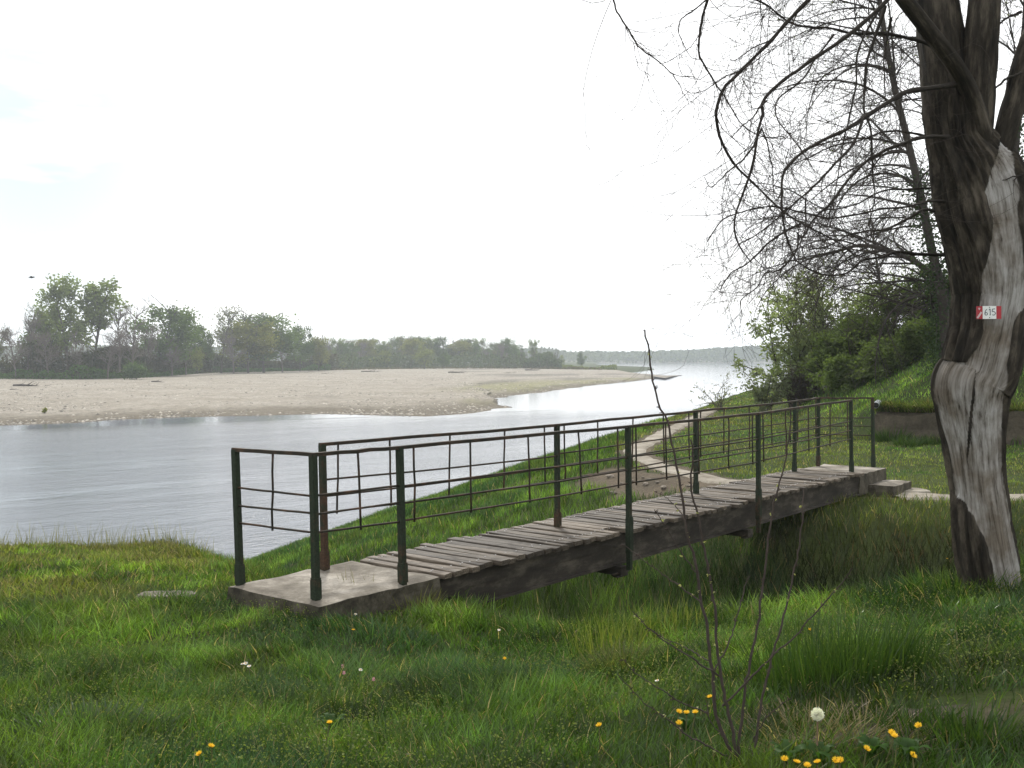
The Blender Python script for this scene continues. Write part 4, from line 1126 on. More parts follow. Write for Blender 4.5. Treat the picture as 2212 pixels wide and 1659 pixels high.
# ------------------------------------------------------------------ thorny sapling in the foreground
SY = 3.22
sh_o = empty('thorny_sapling', at(1592, 1640, SY), 'leafless thorny sapling with several thin upright stems in the foreground grass', 'sapling')
SORG = np.array(sh_o.location)
stems = [
    ([(1590, 1650), (1574, 1612), (1555, 1572), (1544, 1530), (1540, 1468), (1528, 1364), (1515, 1302), (1503, 1220), (1482, 1145), (1478, 1101), (1463, 1015), (1451, 953), (1439, 902), (1424, 875), (1412, 828), (1404, 775), (1395, 712)], 8.5, 0.10),
    ([(1594, 1655), (1586, 1605), (1569, 1522), (1555, 1439), (1546, 1373), (1544, 1315), (1534, 1253), (1522, 1190), (1511, 1124), (1494, 1062), (1494, 1023), (1497, 984), (1492, 949)], 8, -0.06),
    ([(1598, 1655), (1596, 1600), (1604, 1538), (1613, 1468), (1627, 1397), (1640, 1331), (1646, 1273), (1656, 1199), (1667, 1116), (1678, 1062), (1693, 1015), (1704, 957), (1708, 920)], 7, 0.05),
    ([(1612, 1655), (1633, 1600), (1648, 1501), (1669, 1414), (1687, 1356), (1704, 1290), (1718, 1220), (1729, 1170), (1734, 1110), (1736, 1054)], 6.5, 0.12),
    ([(1561, 1525), (1611, 1476), (1664, 1422), (1727, 1364), (1780, 1302), (1818, 1261), (1838, 1226)], 5, -0.2),
    ([(1544, 1447), (1578, 1381), (1594, 1327), (1604, 1285), (1617, 1244)], 4, 0.14),
    ([(1556, 1462), (1495, 1422), (1420, 1373), (1366, 1323)], 4.5, -0.15), ([(1530, 1427), (1478, 1398), (1408, 1364)], 3, 0.2),
    ([(1530, 1540), (1474, 1518), (1433, 1493), (1375, 1456), (1342, 1422)], 3.5, -0.25), ([(1580, 1640), (1530, 1612), (1491, 1592), (1433, 1547), (1383, 1509), (1333, 1456)], 4, -0.2),
    ([(1514, 1300), (1462, 1261), (1404, 1220), (1342, 1174)], 3.6, 0.12), ([(1503, 1236), (1462, 1178), (1436, 1133), (1412, 1101)], 3.4, -0.12),
    ([(1480, 1125), (1463, 1098), (1432, 1070), (1416, 1062)], 2.8, 0.1), ([(1625, 1605), (1646, 1563), (1677, 1530), (1714, 1505)], 3.4, -0.14), ([(1590, 1640), (1560, 1590), (1532, 1552), (1526, 1500)], 3.2, -0.1),
]
buds = MB(); tr = np.random.default_rng(8)
for pts, w0, dy in stems:
    n = len(pts); W = np.array([at(x, y, SY + dy * i / (n - 1)) for i, (x, y) in enumerate(pts)])
    kq = 10 + 3 * n; W = resample(W, kq)
    W[1:] += tr.normal(size=(kq - 1, 3)) * 0.0016
    rr = w0 / 2 * SY / FPX * np.linspace(1, 0.42, kq)
    mb = MB(); mb.tubes((W - SORG)[None], rr[None], 7, C=np.array([0.052, 0.041, 0.035]))
    Ls = np.linalg.norm(np.diff(W, axis=0), axis=1).sum()
    nt2 = int(Ls / 0.032)
    S, D, rad = spawn(W[None], rr[None], nt2, 0.12, 1.0, 1.15, tr)
    TP = np.stack([S, S + D * 0.006, S + D * 0.014], 1)
    mb.tubes(TP - SORG, np.tile([0.0022, 0.0013, 0.0002], (nt2, 1)), 4, C=np.tile([0.045, 0.032, 0.027], (nt2, 1)))
    mb.build('stem', M['twig'], sh_o)
    S, D, rad = spawn(W[None], rr[None], max(2, nt2 // 4), 0.1, 1.0, 1.2, tr)
    for q_ in range(3):
        buds.leaves(S + D * 0.005 - SORG + tr.normal(size=S.shape) * 0.002, 0.008, np.array([0.30, 0.30, 0.15]), asp=1.5, r=tr)
o = buds.build('buds', M['leaf'], sh_o); o['kind'] = 'stuff'

# ------------------------------------------------------------------ trees and shrubs
def crown_pts(r, n, rx, ry, rz, clumps, csize, shell=0.6):
    c = r.normal(size=(clumps, 3)); c /= np.linalg.norm(c, axis=1, keepdims=True)
    c *= (shell + (1 - shell) * r.random((clumps, 1)))
    c *= np.array([rx, ry, rz])
    k = r.integers(0, clumps, n)
    cs = csize * (0.6 + 0.8 * r.random(clumps))
    return c[k] + r.normal(size=(n, 3)) * cs[k][:, None] * np.array([1, 1, 0.8]), k

def leafy_tree_meshes(seed, kind):
    """unit tree, 10 m high: (trunk mesh, crown mesh)"""
    r = np.random.default_rng(seed)
    tk = MB(); cr = MB()
    if kind == 'poplar':
        base_h, w, tone, nl, n1 = 3.2, 3.3, (0.15, 0.185, 0.075), 2900, 15
    elif kind == 'round':
        base_h, w, tone, nl, n1 = 1.6, 4.6, (0.085, 0.125, 0.040), 6400, 14
    elif kind == 'yellow':
        base_h, w, tone, nl, n1 = 1.5, 4.6, (0.15, 0.155, 0.045), 6000, 14
    elif kind == 'sapling':
        base_h, w, tone, nl, n1 = 0.8, 3.2, (0.15, 0.17, 0.055), 2600, 10
    elif kind == 'sparse':
        base_h, w, tone, nl, n1 = 4.0, 2.4, (0.14, 0.15, 0.085), 900, 16
    else:      # bare
        base_h, w, tone, nl, n1 = 2.5, 2.2, (0.16, 0.13, 0.115), 0, 22
    bark = np.array([0.085, 0.075, 0.065]) if kind != 'bare' else np.array([0.13, 0.11, 0.10])
    P = grow(np.zeros((1, 3)), np.array([[0.03 * r.normal(), 0, 1.0]]), 9.2, 14, 0, 0.016, r); Rr = taper(np.array([0.17]), 14, 0.15)
    tk.tubes(P, Rr, 5, C=np.tile(bark, (1, 1)))
    t = base_h / 10 + (0.93 - base_h / 10) * np.sort(r.random(n1))
    idx = np.clip((t * 13).astype(int), 0, 12); S = P[0, idx]
    a = np.arange(n1) * 2.4 + r.random(n1) * 1.2; upw = 0.9 + 0.5 * r.random(n1)
    D = np.stack([np.cos(a), np.sin(a), upw], 1)
    Lb = w * (1.15 - 0.75 * np.abs(t - 0.45)) * (0.7 + 0.5 * r.random(n1))
    D[:, 2] *= 1.9 if kind == 'poplar' else 1.0
    P1 = grow(S, D, Lb, 7, -0.02, 0.09, r); R1 = taper(np.full(n1, 0.07), 7, 0.25)
    tk.tubes(P1, R1, 4, C=np.tile(bark, (n1, 1)))
    n2 = 200 if kind in ('bare', 'sparse') else 60
    S, D, rad = spawn(P1, R1, n2, 0.2, 1.0, 0.6, r); D[:, 2] += 0.35
    P2 = grow(S, D, 0.5 + 0.9 * r.random(n2), 5, 0, 0.13, r)
    (cr if kind == 'bare' else tk).tubes(P2, taper(np.full(n2, 0.028), 5, 0.4), 3, C=np.tile(bark * 1.15, (n2, 1)))
    if kind == 'bare':
        S, D, rad = spawn(P2, taper(np.full(n2, 0.02), 5, 0.4), 620, 0.2, 1.0, 0.6, r); D[:, 2] += 0.3
        P3 = grow(S, D, 0.35 + 0.6 * r.random(620), 4, 0, 0.15, r)
        cr.tubes(P3, taper(np.full(620, 0.016), 4, 0.6), 3, C=np.tile(np.array([0.17, 0.145, 0.13]), (620, 1)))
        S, D, rad = spawn(P3, taper(np.full(620, 0.02), 4, 0.4), 260, 0.3, 1.0, 0.6, r)
        cr.leaves(S, 0.13, np.array([0.16, 0.15, 0.09]), r=r)
    else:
        if kind in ('poplar', 'sparse'):
            tips, _, _ = spawn(P2, R1[:1].repeat(n2, 0)[:, :5], nl, 0.25, 1.0, 0.5, r)
            pos = tips + r.normal(size=(nl, 3)) * 0.32
            ck = (vnoise(pos[:, 0] * 1.2 + 50, pos[:, 1] * 1.2 + pos[:, 2] * 1.1))[:, None]
        else:
            zc, rz_ = ((10 + base_h) / 2 - 0.2, (10 - base_h) / 2)
            pos, kq = crown_pts(r, nl, w * 0.85, w * 0.85, rz_ * 0.86, 46, 0.55, 0.45)
            pos = pos + np.array([0, 0, zc])
            pos[:, 2] = np.clip(pos[:, 2], 0.15, 10.2)
            ck = r.random(46)[kq][:, None]
        colr = np.array(tone) * (0.68 + 0.64 * ck) * (0.8 + 0.4 * r.random((nl, 1)))
        cr.leaves(pos, (0.26 if kind != 'sparse' else 0.22) * (0.8 + 0.6 * r.random(nl)), colr, asp=1.4, r=r)
    return tk.mesh(kind + '_trunk'), cr.mesh(kind + '_crown', smooth=False)

TM = {}
for kname, nv in (('poplar', 3), ('round', 3), ('yellow', 2), ('sapling', 2), ('sparse', 2), ('bare', 4)):
    TM[kname] = [leafy_tree_meshes(100 + 7 * i + len(kname) * 31, kname) for i in range(nv)]
tsn = [0]
def plant_tree(kind, px, ytop, ybase, Y, wscale, label, group, name=None, var=None):
    b = at(px, ybase, Y); tp = at(px, ytop, Y)
    zb = min(b[2], 1.6); hgt = tp[2] - zb
    names = {'poplar': 'poplar_tree', 'round': 'broadleaf_tree', 'yellow': 'broadleaf_tree', 'sapling': 'young_tree', 'sparse': 'poplar_tree', 'bare': 'bare_tree'}
    e = empty(name or names[kind], (b[0], Y, zb), label, 'tree' if kind != 'sapling' else 'young tree', group)
    ms = TM[kind]; tm_, cm_ = ms[(tsn[0] if var is None else var) % len(ms)]; tsn[0] += 1
    s = hgt / (9.2 if kind in ('round', 'yellow', 'sapling') else 9.7)
    e.scale = (s * wscale, s * wscale, s); e.rotation_euler = (0, 0, 1.7 * tsn[0])
    link('trunk', tm_, M['twig'], e); link('crown', cm_, M['farleaf'] if kind != 'bare' else M['twig'], e)
    return e
GL = 'trees along the far gravel bank'
for a in [
    ('poplar', 150, 621, 818, 228, 1.0, 'tallest pale green poplar, left one of the twin poplars above the far gravel bank'),
    ('poplar', 203, 629, 818, 230, 1.15, 'tall pale green poplar, right one of the twin poplars above the far gravel bank'),
    ('bare', 60, 660, 818, 226, 0.9, 'bare pinkish grey tree left of the twin poplars on the far bank'),
    ('bare', 258, 658, 818, 232, 0.9, 'bare pale grey tree just right of the twin poplars'),
    ('bare', 286, 654, 818, 236, 0.95, 'taller bare pale tree beside the round dark green tree on the far bank'),
    ('round', 355, 659, 812, 262, 1.15, 'dense rounded dark green tree in the middle of the far bank row'),
    ('sparse', 478, 661, 806, 300, 0.9, 'thin loosely leaved poplar rising left of the wide yellowish tree'),
    ('yellow', 536, 684, 806, 305, 1.15, 'wide rounded yellowish green tree on the far bank'),
    ('round', 570, 676, 805, 318, 1.35, 'big darker green tree right behind the yellowish one on the far bank'),
    ('round', 648, 704, 803, 345, 0.75, 'fresh green upright tree near the right end of the near tree row'),
    ('yellow', 688, 727, 802, 350, 0.85, 'lower light green tree that ends the near tree row at the right'),
    ('sapling', 427, 747, 808, 272, 0.75, 'small bright yellow green young tree in front of the bare far bank trees'),
    ('poplar', 120, 676, 818, 236, 1.1, 'mid height green tree under the twin poplars'),
    ('round', 88, 690, 818, 238, 0.75, 'small rounded tree between the bare pinkish tree and the twin poplars'),
    ('sparse', -4, 708, 820, 222, 1.0, 'thinly leaved tree cut by the left edge of the picture'),
    ('bare', 34, 704, 819, 222, 1.1, 'low bare grey brown tree near the left edge of the picture'),
    ('round', 431, 704, 808, 300, 0.7, 'small dark tree in the gap left of the thin poplar'),
    ('bare', 318, 702, 815, 250, 1.0, 'bare grey brown tree left of the dense rounded tree'),
    ('bare', 402, 708, 810, 275, 1.0, 'bare grey brown tree right of the dense rounded tree'),
    ('bare', 610, 712, 805, 325, 1.1, 'bare twiggy tree between the big darker tree and the upright green one'),
    ('bare', 168, 716, 819, 224, 1.2, 'bare twiggy tree in front of the trunks of the twin poplars'),
    ('bare', 232, 712, 819, 226, 1.2, 'bare twiggy tree below the right twin poplar'),
    ('bare', 505, 714, 807, 296, 1.1, 'bare twiggy tree between the thin poplar and the yellowish tree'),
    ('bare', 104, 718, 820, 221, 1.2, 'low bare bush tree in front of the left twin poplar'),
    ('bare', 372, 728, 812, 258, 1.2, 'low bare tree in front of the dense rounded tree'),
]:
    plant_tree(*a, GL)
r3 = np.random.default_rng(77)
# hazy tree belt further along the bank
band = 'hazy trees of the far belt'
kinds = ['round', 'bare', 'poplar', 'bare', 'round', 'sparse', 'bare', 'yellow']
for i, px in enumerate(np.linspace(700, 1125, 34)):
    yt = np.interp(px, [700, 760, 830, 912, 990, 1060, 1125], [740, 737, 735, 730, 733, 740, 752]) + r3.normal() * 4
    plant_tree(kinds[i % 8], px + r3.normal() * 4, yt, 793, 470 + 18 * r3.normal(), 1.15, 'hazy blue green tree among the far belt behind the gravel bar', band)
for a in [
    ('round', 1100, 729, 793, 466, 0.75, 'hazy round crowned tree standing above the right end of the far belt'),
    ('poplar', 1154, 740, 793, 480, 0.9, 'slim hazy tree right of the round crowned one in the far belt'),
    ('round', 1188, 760, 794, 490, 0.8, 'small rounded hazy tree near the right end of the far bank'),
    ('sapling', 1214, 764, 795, 495, 0.6, 'thin small hazy tree between two rounder ones at the end of the far bank'),
    ('round', 1256, 761, 796, 500, 0.7, 'last rounded tree at the right tip of the far bank'),
]:
    plant_tree(*a, GL)
for a in [
    ('sapling', 830, 753, 797, 408, 1.0, 'light green upright bush tree at the back of the gravel bar'),
    ('sapling', 917, 744, 799, 402, 1.15, 'broad bright green bush tree standing on the gravel bar'),
    ('round', 958, 761, 797, 404, 0.95, 'darker green bush just right of the broad bright one on the gravel bar'),
    ('sapling', 804, 770, 798, 404, 0.9, 'small light green bush left of the upright bush tree'),
    ('sapling', 740, 780, 800, 390, 1.4, 'low green bush at the foot of the hazy belt'),
]:
    plant_tree(*a, 'bushes at the back of the gravel bar', name='green_bush')
# undergrowth masses
def mass(name, line_px, n, hgt, size, tone, seed, depth=5, zb=1.0, label_kind='stuff', stems=0, back=2):
    r = np.random.default_rng(seed); A_ = np.array([gnd(x, y, 1.15) for x, y in line_px])
    u = r.random(n) * (len(A_) - 1); i = np.minimum(u.astype(int), len(A_) - 2); f = (u - i)[:, None]
    P = A_[i] * (1 - f) + A_[i + 1] * f
    prof = 0.25 + 1.1 * fbm(P[:, 0] * 0.22, P[:, 1] * 0.02 + seed, 3) ** 1.4
    hh = hgt * prof * r.random(n) ** 0.8
    P[:, 2] = zb + hh; P[:, 1] += np.abs(r.normal(size=n)) * depth + back
    ck = fbm(P[:, 0] * 0.3 + 9, P[:, 2] * 0.5 + seed, 3)[:, None]
    mb = MB(); t0, t1 = np.array(tone[0]), np.array(tone[1])
    mb.leaves(P, size * (0.6 + 0.8 * r.random(n)), (t0 * (1 - ck) + t1 * ck) * (0.7 + 0.6 * r.random((n, 1))), asp=1.5, r=r)
    if stems:
        q = r.integers(0, n, stems); S = P[q].copy(); S[:, 2] = zb - 0.2; S[:, 1] -= 1.5
        mb.tubes(grow(S, np.array([[0, 0, 1.0]]) + r.normal(size=(stems, 3)) * 0.08, hgt * (0.7 + 0.7 * r.random(stems)), 6, 0, 0.05, r), taper(0.06 + 0.07 * r.random(stems), 6, 0.25), 3, C=np.array([0.11, 0.095, 0.08]) * (0.6 + 0.8 * r.random((stems, 1))))
    return tag(mb.build(name, M['farleaf'], smooth=False), kind=label_kind)
mass('undergrowth', [(-60, 821), (150, 822), (300, 816), (440, 807), (600, 803), (710, 801)], 30000, 8.5, 0.5, ((0.080, 0.064, 0.048), (0.058, 0.072, 0.036)), 5, 7, stems=260, back=8)
mass('bank_scrub', [(-60, 821), (150, 822), (290, 818), (440, 807), (600, 803), (710, 801)], 6500, 3.0, 0.4, ((0.055, 0.10, 0.03), (0.075, 0.13, 0.035)), 6, 2, 0.9, back=3)
mass('belt_undergrowth', [(700, 800), (900, 797), (1130, 797), (1215, 798)], 13000, 8, 0.8, ((0.07, 0.08, 0.05), (0.06, 0.085, 0.045)), 7, 40, stems=260)
mass('heath_scrub', [(700, 801), (900, 797.5), (1130, 797), (1300, 800)], 3000, 1.3, 0.45, ((0.09, 0.07, 0.055), (0.1, 0.09, 0.06)), 8, 3)
mass('reeds', [(1215, 798), (1260, 799), (1335, 800)], 2200, 3.2, 0.6, ((0.11, 0.14, 0.05), (0.15, 0.17, 0.06)), 9, 6, 0.6)

# bushes on the gravel
def far_bush(px, yt, yb, z, wpx, tone, label, name='willow_bush', n=1500, seed=1):
    r = np.random.default_rng(seed); b = gnd(px, yb, z); Y = b[1]
    h = (yb - yt) / FPX * Y; w = wpx / FPX * Y / 2
    e = empty(name, b, label, 'bush')
    pos, kq = crown_pts(r, n, w * 0.8, w * 0.8, h * 0.42, 26, w * 0.2, 0.4); pos[:, 2] += h * 0.55; pos = pos[pos[:, 2] > 0.02]
    mb = MB(); ck = r.random(26)[kq][:len(pos)][:, None]
    mb.leaves(pos, h * 0.07 + 0.08, np.array(tone) * (0.7 + 0.6 * ck) * (0.8 + 0.4 * r.random((len(pos), 1))), asp=2, r=r)
    mb.build('foliage', M['farleaf'], e, smooth=False)
    mb = MB(); n1 = 9; D = r.normal(size=(n1, 3)); D[:, 2] = 1.2
    mb.tubes(grow(np.zeros((n1, 3)), D, h * 0.8, 5, 0, 0.1, r), taper(np.full(n1, h * 0.014), 5, 0.3), 4, C=np.tile([0.07, 0.06, 0.05], (n1, 1)))
    mb.build('stems', M['twig'], e)
far_bush(293, 783, 822, 1.1, 56, (0.075, 0.11, 0.05), 'rounded grey green willow bush at the edge of the gravel on the left', seed=3, n=2200)
far_bush(96, 881, 893, 0.45, 13, (0.16, 0.17, 0.04), 'small yellow green plant alone on the near gravel', name='gravel_plant', n=260, seed=4)
# driftwood
def driftwood(px, py, z, wpx, hpx, label, seed):
    r = np.random.default_rng(seed); b = gnd(px, py, z); Y = b[1]; w = wpx / FPX * Y; h = hpx / FPX * Y
    e = empty('driftwood', b, label, 'driftwood', 'driftwood stranded on the gravel bar')
    mb = MB(); n = 16
    S = np.stack([r.uniform(-w / 2, w / 4, n), r.normal(size=n) * w * 0.08, r.uniform(0, h * 0.35, n)], 1); D = np.stack([np.ones(n), r.normal(size=n) * 0.3, r.normal(size=n) * 0.22], 1)
    Pp = grow(S, D, w * (0.25 + 0.35 * r.random(n)), 6, 0.0, 0.1, r); Pp[:, :, 2] = np.clip(np.abs(Pp[:, :, 2]), 0.03, h)
    mb.tubes(Pp, taper(h * (0.04 + 0.06 * r.random(n)), 6, 0.3), 5, C=np.array([0.07, 0.06, 0.05]) * (0.7 + 0.6 * r.random((n, 1))))
    mb.build('branches', M['twig'], e)
    mb = MB(); Pp = np.array([[(-w / 2, 0, h * 0.25), (-w / 4, 0.1, h * 0.35), (0, 0, h * 0.3), (w / 3, -0.1, h * 0.18), (w / 2, 0, h * 0.1)]])
    mb.tubes(Pp, np.array([[h * 0.3, h * 0.26, h * 0.2, h * 0.13, h * 0.05]]), 7, C=np.array([0.08, 0.07, 0.06]), cap=True); mb.build('log', M['twig'], e)
driftwood(62, 837, 0.9, 66, 13, 'large dark tangle of driftwood on the gravel near the left edge', 1)
driftwood(340, 826, 1.1, 26, 6, 'dark drift log right of the rounded willow bush', 2)
driftwood(30, 843, 0.9, 18, 4, 'small drift log below the large tangle at the left', 3)
driftwood(800, 804, 1.15, 40, 5, 'long low driftwood heap under the light green bushes', 4)
driftwood(985, 806, 1.1, 34, 6, 'driftwood heap on the gravel right of the darker bush', 5)
driftwood(1150, 801, 1.1, 32, 6, 'dark driftwood heap at the back of the gravel bar on the right', 6)
driftwood(705, 808, 1.1, 22, 3, 'thin drift branch on the gravel at the end of the near tree row', 7)
driftwood(1100, 807, 1.0, 26, 3, 'thin drift branch lying across the gravel towards its far tip', 8)

# ------------------------------------------------------------------ right bank shrubs and bare trees
def near_shrub(name, px, yt, yb, Y, wpx, tone, label, n=4200, leaf=0.085, seed=1, asp=1.7, twig=260, cat='shrub', gap=0.35, group=None, stemcol=(0.05, 0.042, 0.035), droop=0.0, cl=40):
    r = np.random.default_rng(seed); b = at(px, yb, Y); b[2] = float(terrain(b[0], b[1])) - 0.05; tp = at(px, yt, Y)
    h = tp[2] - b[2]; w = wpx / FPX * Y / 2
    e = empty(name, b, label, cat, group)
    mb = MB(); n1 = 12
    D = np.stack([r.normal(size=n1) * w / h * 0.9, r.normal(size=n1) * w / h * 0.9, np.ones(n1)], 1)
    P1 = grow(np.stack([r.normal(size=n1) * 0.12, r.normal(size=n1) * 0.12, np.zeros(n1)], 1), D, h * (0.6 + 0.35 * r.random(n1)), 9, droop, 0.09, r); R1 = taper(np.full(n1, 0.012 * h), 9, 0.25)
    mb.tubes(P1, R1, 5, C=np.tile(stemcol, (n1, 1)))
    S, D, rad = spawn(P1, R1, twig, 0.15, 1, 0.75, r)
    P2 = grow(S, D, w * (0.3 + 0.5 * r.random(twig)), 6, 0.02 + droop, 0.13, r); R2 = taper(np.clip(rad * 0.4, 0.003, 0.01), 6, 0.4)
    mb.tubes(P2, R2, 3, C=np.tile(stemcol, (twig, 1)))
    mb.build('stems', M['twig'], e)
    if n:
        mb = MB(); n_a = int(n * gap)
        S, D, rad = spawn(P2, R2, n_a, 0.1, 1, 0.8, r)
        pos, kq = crown_pts(r, n - n_a, w * 0.85, w * 0.7, h * 0.45, cl, min(w, h) * 0.14, 0.45); pos[:, 2] += h * 0.5
        pos = np.concatenate([S + r.normal(size=S.shape) * leaf * 0.8, pos]); pos = pos[pos[:, 2] > 0]
        ck = fbm(pos[:, 0] * 2.2 + seed, pos[:, 2] * 2.2 + pos[:, 1], 3)[:, None]
        mb.leaves(pos, leaf * (0.7 + 0.6 * r.random(len(pos))), np.array(tone) * (0.62 + 0.8 * ck) * (0.75 + 0.5 * r.random((len(pos), 1))), asp=asp, r=r)
        mb.build('foliage', M['leaf'], e, smooth=False)
    return e, P1, P2
WILL = (0.185, 0.22, 0.12); HED = (0.080, 0.110, 0.036)
near_shrub('willow_tree', 1765, 535, 862, 40, 200, WILL, 'tall loose grey green willow at the river edge right of the water', 9000, 0.12, 31, 3.0, 520, 'tree', 0.85, cl=90)
near_shrub('willow_tree', 1712, 660, 866, 39, 95, WILL, 'lower grey green willow leaning over the water at the left end of the shrubs', 3200, 0.12, 32, 3.0, 300, 'tree', 0.8)
near_shrub('scrub_bush', 1728, 778, 868, 38.5, 100, (0.11, 0.095, 0.075), 'purplish brown twiggy bush under the grey green willows', 900, 0.08, 33, 2, 700, 'bush', 0.9, stemcol=(0.085, 0.062, 0.06))
near_shrub('scrub_bush', 1648, 782, 874, 38, 66, (0.14, 0.165, 0.10), 'small grey leaved bush nearest the water under the willows', 1300, 0.09, 34, 2.5, 300, 'bush', 0.9, stemcol=(0.085, 0.07, 0.065))
for i, (px, yt, yb, Y, w, lab) in enumerate([
    (1800, 700, 842, 37, 110, 'dark green bush right beside the tall willow'), (1862, 655, 826, 36, 130, 'broad dark green bush in the middle of the hedge on the slope'),
    (1935, 600, 800, 35, 140, 'tall dark green bush upslope from the broad one'), (2010, 545, 772, 34, 130, 'tallest dark green bush just left of the old trunk'),
    (1830, 765, 848, 34.5, 110, 'low bright green bush at the foot of the hedge'), (1905, 735, 818, 33.5, 110, 'low green bush spilling onto the grass slope in the hedge centre'),
    (1985, 690, 792, 33, 110, 'low green bush at the upper end of the hedge by the trunk'), (2070, 600, 745, 35, 120, 'dark green bush partly hidden by the old trunk')]):
    near_shrub('hedge_shrub', px, yt, yb, Y, w, np.array(HED) * (1.25 if yt > 680 else 1.0), lab, 9500, 0.08, 40 + i, 1.6, 160, 'shrub', 0.25, 'shrubs of the hedge on the right slope')
# slender sapling with tiny leaves at the water
near_shrub('slender_sapling', 1556, 800, 890, 40, 78, (0.16, 0.17, 0.11), 'slender fan shaped sapling with tiny pale leaves at the water edge', 380, 0.06, 51, 2, 60, 'sapling', 1.0, stemcol=(0.09, 0.075, 0.06))
# bleached dead branch in the scrub
b = at(1782, 835, 37); tp_ = [at(1783, 838, 37), at(1779, 822, 36.9), at(1773, 812, 36.8), at(1764, 808, 36.7)]
mb = MB(); mb.tubes((np.array(resample(tp_, 10)) - b)[None], (0.10 * np.linspace(1, 0.5, 10))[None], 8, C=np.array([0.42, 0.39, 0.35]), cap=True)
o = mb.build('dead_branch', M['twig']); o.location = Vector(b); tag(o, 'bent bleached dead branch standing at the edge of the scrub', 'dead branch')

def bare_hill_tree(name, spine_px, Y, r0, seed, label, n1, L1, bias, ivy, n2=420, n3=2600, leafn=900, sub=1.0):
    r = np.random.default_rng(seed)
    W = np.array([at(x, y, Y + i * 0.15) for i, (x, y) in enumerate(spine_px)])
    W[0, 2] = float(terrain(W[0, 0], W[0, 1])) - 0.1
    W = resample(W, 30); e = empty(name, W[0], label, 'tree', None); O = W[0].copy(); W = W - O
    mb = MB(); R0 = r0 * np.linspace(1, 0.25, 30); mb.tubes(W[None], R0[None], 9, C=np.array([0.045, 0.038, 0.032])); mb.build('trunk', M['twig'], e)
    mb = MB()
    S, D, rad = spawn(W[None], R0[None], n1, 0.22, 1.0, 1.0, r)
    D = D * 0.6 + np.array(bias) * (0.5 + 0.5 * r.random((n1, 1))); D[:, 1] += r.normal(size=n1) * 0.35
    P1 = grow(S, D, L1 * (0.55 + 0.6 * r.random(n1)), 14, 0.055, 0.07, r); R1 = taper(np.clip(rad * 0.42, 0.028, 0.075), 14, 0.2)
    mb.tubes(P1, R1, 5, C=np.tile([0.04, 0.034, 0.029], (n1, 1)))
    S, D, rad = spawn(P1, R1, n2, 0.12, 1.0, 0.7, r); D[:, 2] += 0.1
    P2 = grow(S, D, L1 * (0.2 + 0.28 * r.random(n2)), 9, 0.05, 0.10, r); R2 = taper(np.clip(rad * 0.45, 0.007, 0.02), 9, 0.3)
    mb.tubes(P2, R2, 4, C=np.tile([0.042, 0.036, 0.031], (n2, 1)))
    mb.build('branches', M['twig'], e)
    mb = MB()
    S, D, rad = spawn(P2, R2, n3, 0.1, 1.0, 0.7, r)
    P3 = grow(S, D, L1 * (0.07 + 0.13 * r.random(n3)), 6, 0.035, 0.13, r); P3r = taper(np.full(n3, 0.0055 * sub), 6, 0.55)
    mb.tubes(P3, P3r, 3, C=np.tile([0.05, 0.042, 0.036], (n3, 1)))
    o = mb.build('twigs', M['twig'], e); o['kind'] = 'stuff'
    if leafn:
        S, D, rad = spawn(P3, P3r, leafn, 0.2, 1.0, 0.7, r); mb = MB()
        mb.leaves(S, 0.05, np.array([0.10, 0.12, 0.045]), asp=1.6, r=r); o = mb.build('young_leaves', M['leaf'], e, smooth=False); o['kind'] = 'stuff'
    if ivy:
        i = r.integers(0, int(30 * ivy), 2600); pos = W[i] + r.normal(size=(2600, 3)) * np.array([0.22, 0.22, 0.25]) * (1.2 - i / 30)[:, None]
        mb = MB(); mb.leaves(pos, 0.075, np.array([0.03, 0.05, 0.022]) * (0.6 + 0.8 * r.random((2600, 1))), asp=1.2, r=r); mb.build('ivy', M['leaf'], e, smooth=False)
    return e
bare_hill_tree('bare_tree', [(2050, 770), (2035, 640), (2012, 540), (1990, 430), (1962, 310), (1935, 200), (1912, 80), (1890, -80), (1870, -300)], 27, 0.14, 61, 'dark leaning bare tree with ivy on its trunk, just left of the old trunk', 34, 4.4, (-0.9, -0.1, 0.35), 0.42, 400, 2300)
bare_hill_tree('bare_tree', [(2075, 760), (2076, 600), (2078, 480), (2072, 330), (2062, 180), (2055, 20), (2058, -200)], 30, 0.11, 62, 'second bare tree with arching boughs behind the ivy covered one', 28, 5.0, (-0.85, 0.1, 0.25), 0.4, 320, 1900)
bare_hill_tree('bare_tree', [(2195, 740), (2185, 560), (2190, 380), (2205, 200), (2215, 0), (2230, -250)], 26, 0.12, 63, 'bare tree seen through the fork at the right of the old trunk', 26, 4.2, (0.15, 0.0, 0.3), 0.6, 400, 2400)
bare_hill_tree('bare_tree', [(1906, 760), (1905, 660), (1900, 600), (1890, 540), (1885, 480)], 37, 0.07, 64, 'thin bare young tree rising out of the green hedge', 22, 2.2, (-0.1, 0, 0.6), 0, 260, 1100, 300)
bare_hill_tree('bare_tree', [(2040, 740), (2035, 640), (1990, 575), (1930, 545), (1860, 530), (1800, 545)], 29, 0.15, 65, 'low leaning bare tree reaching left over the green hedge', 24, 3.6, (-0.8, 0, 0.15), 0.5, 300, 1700)

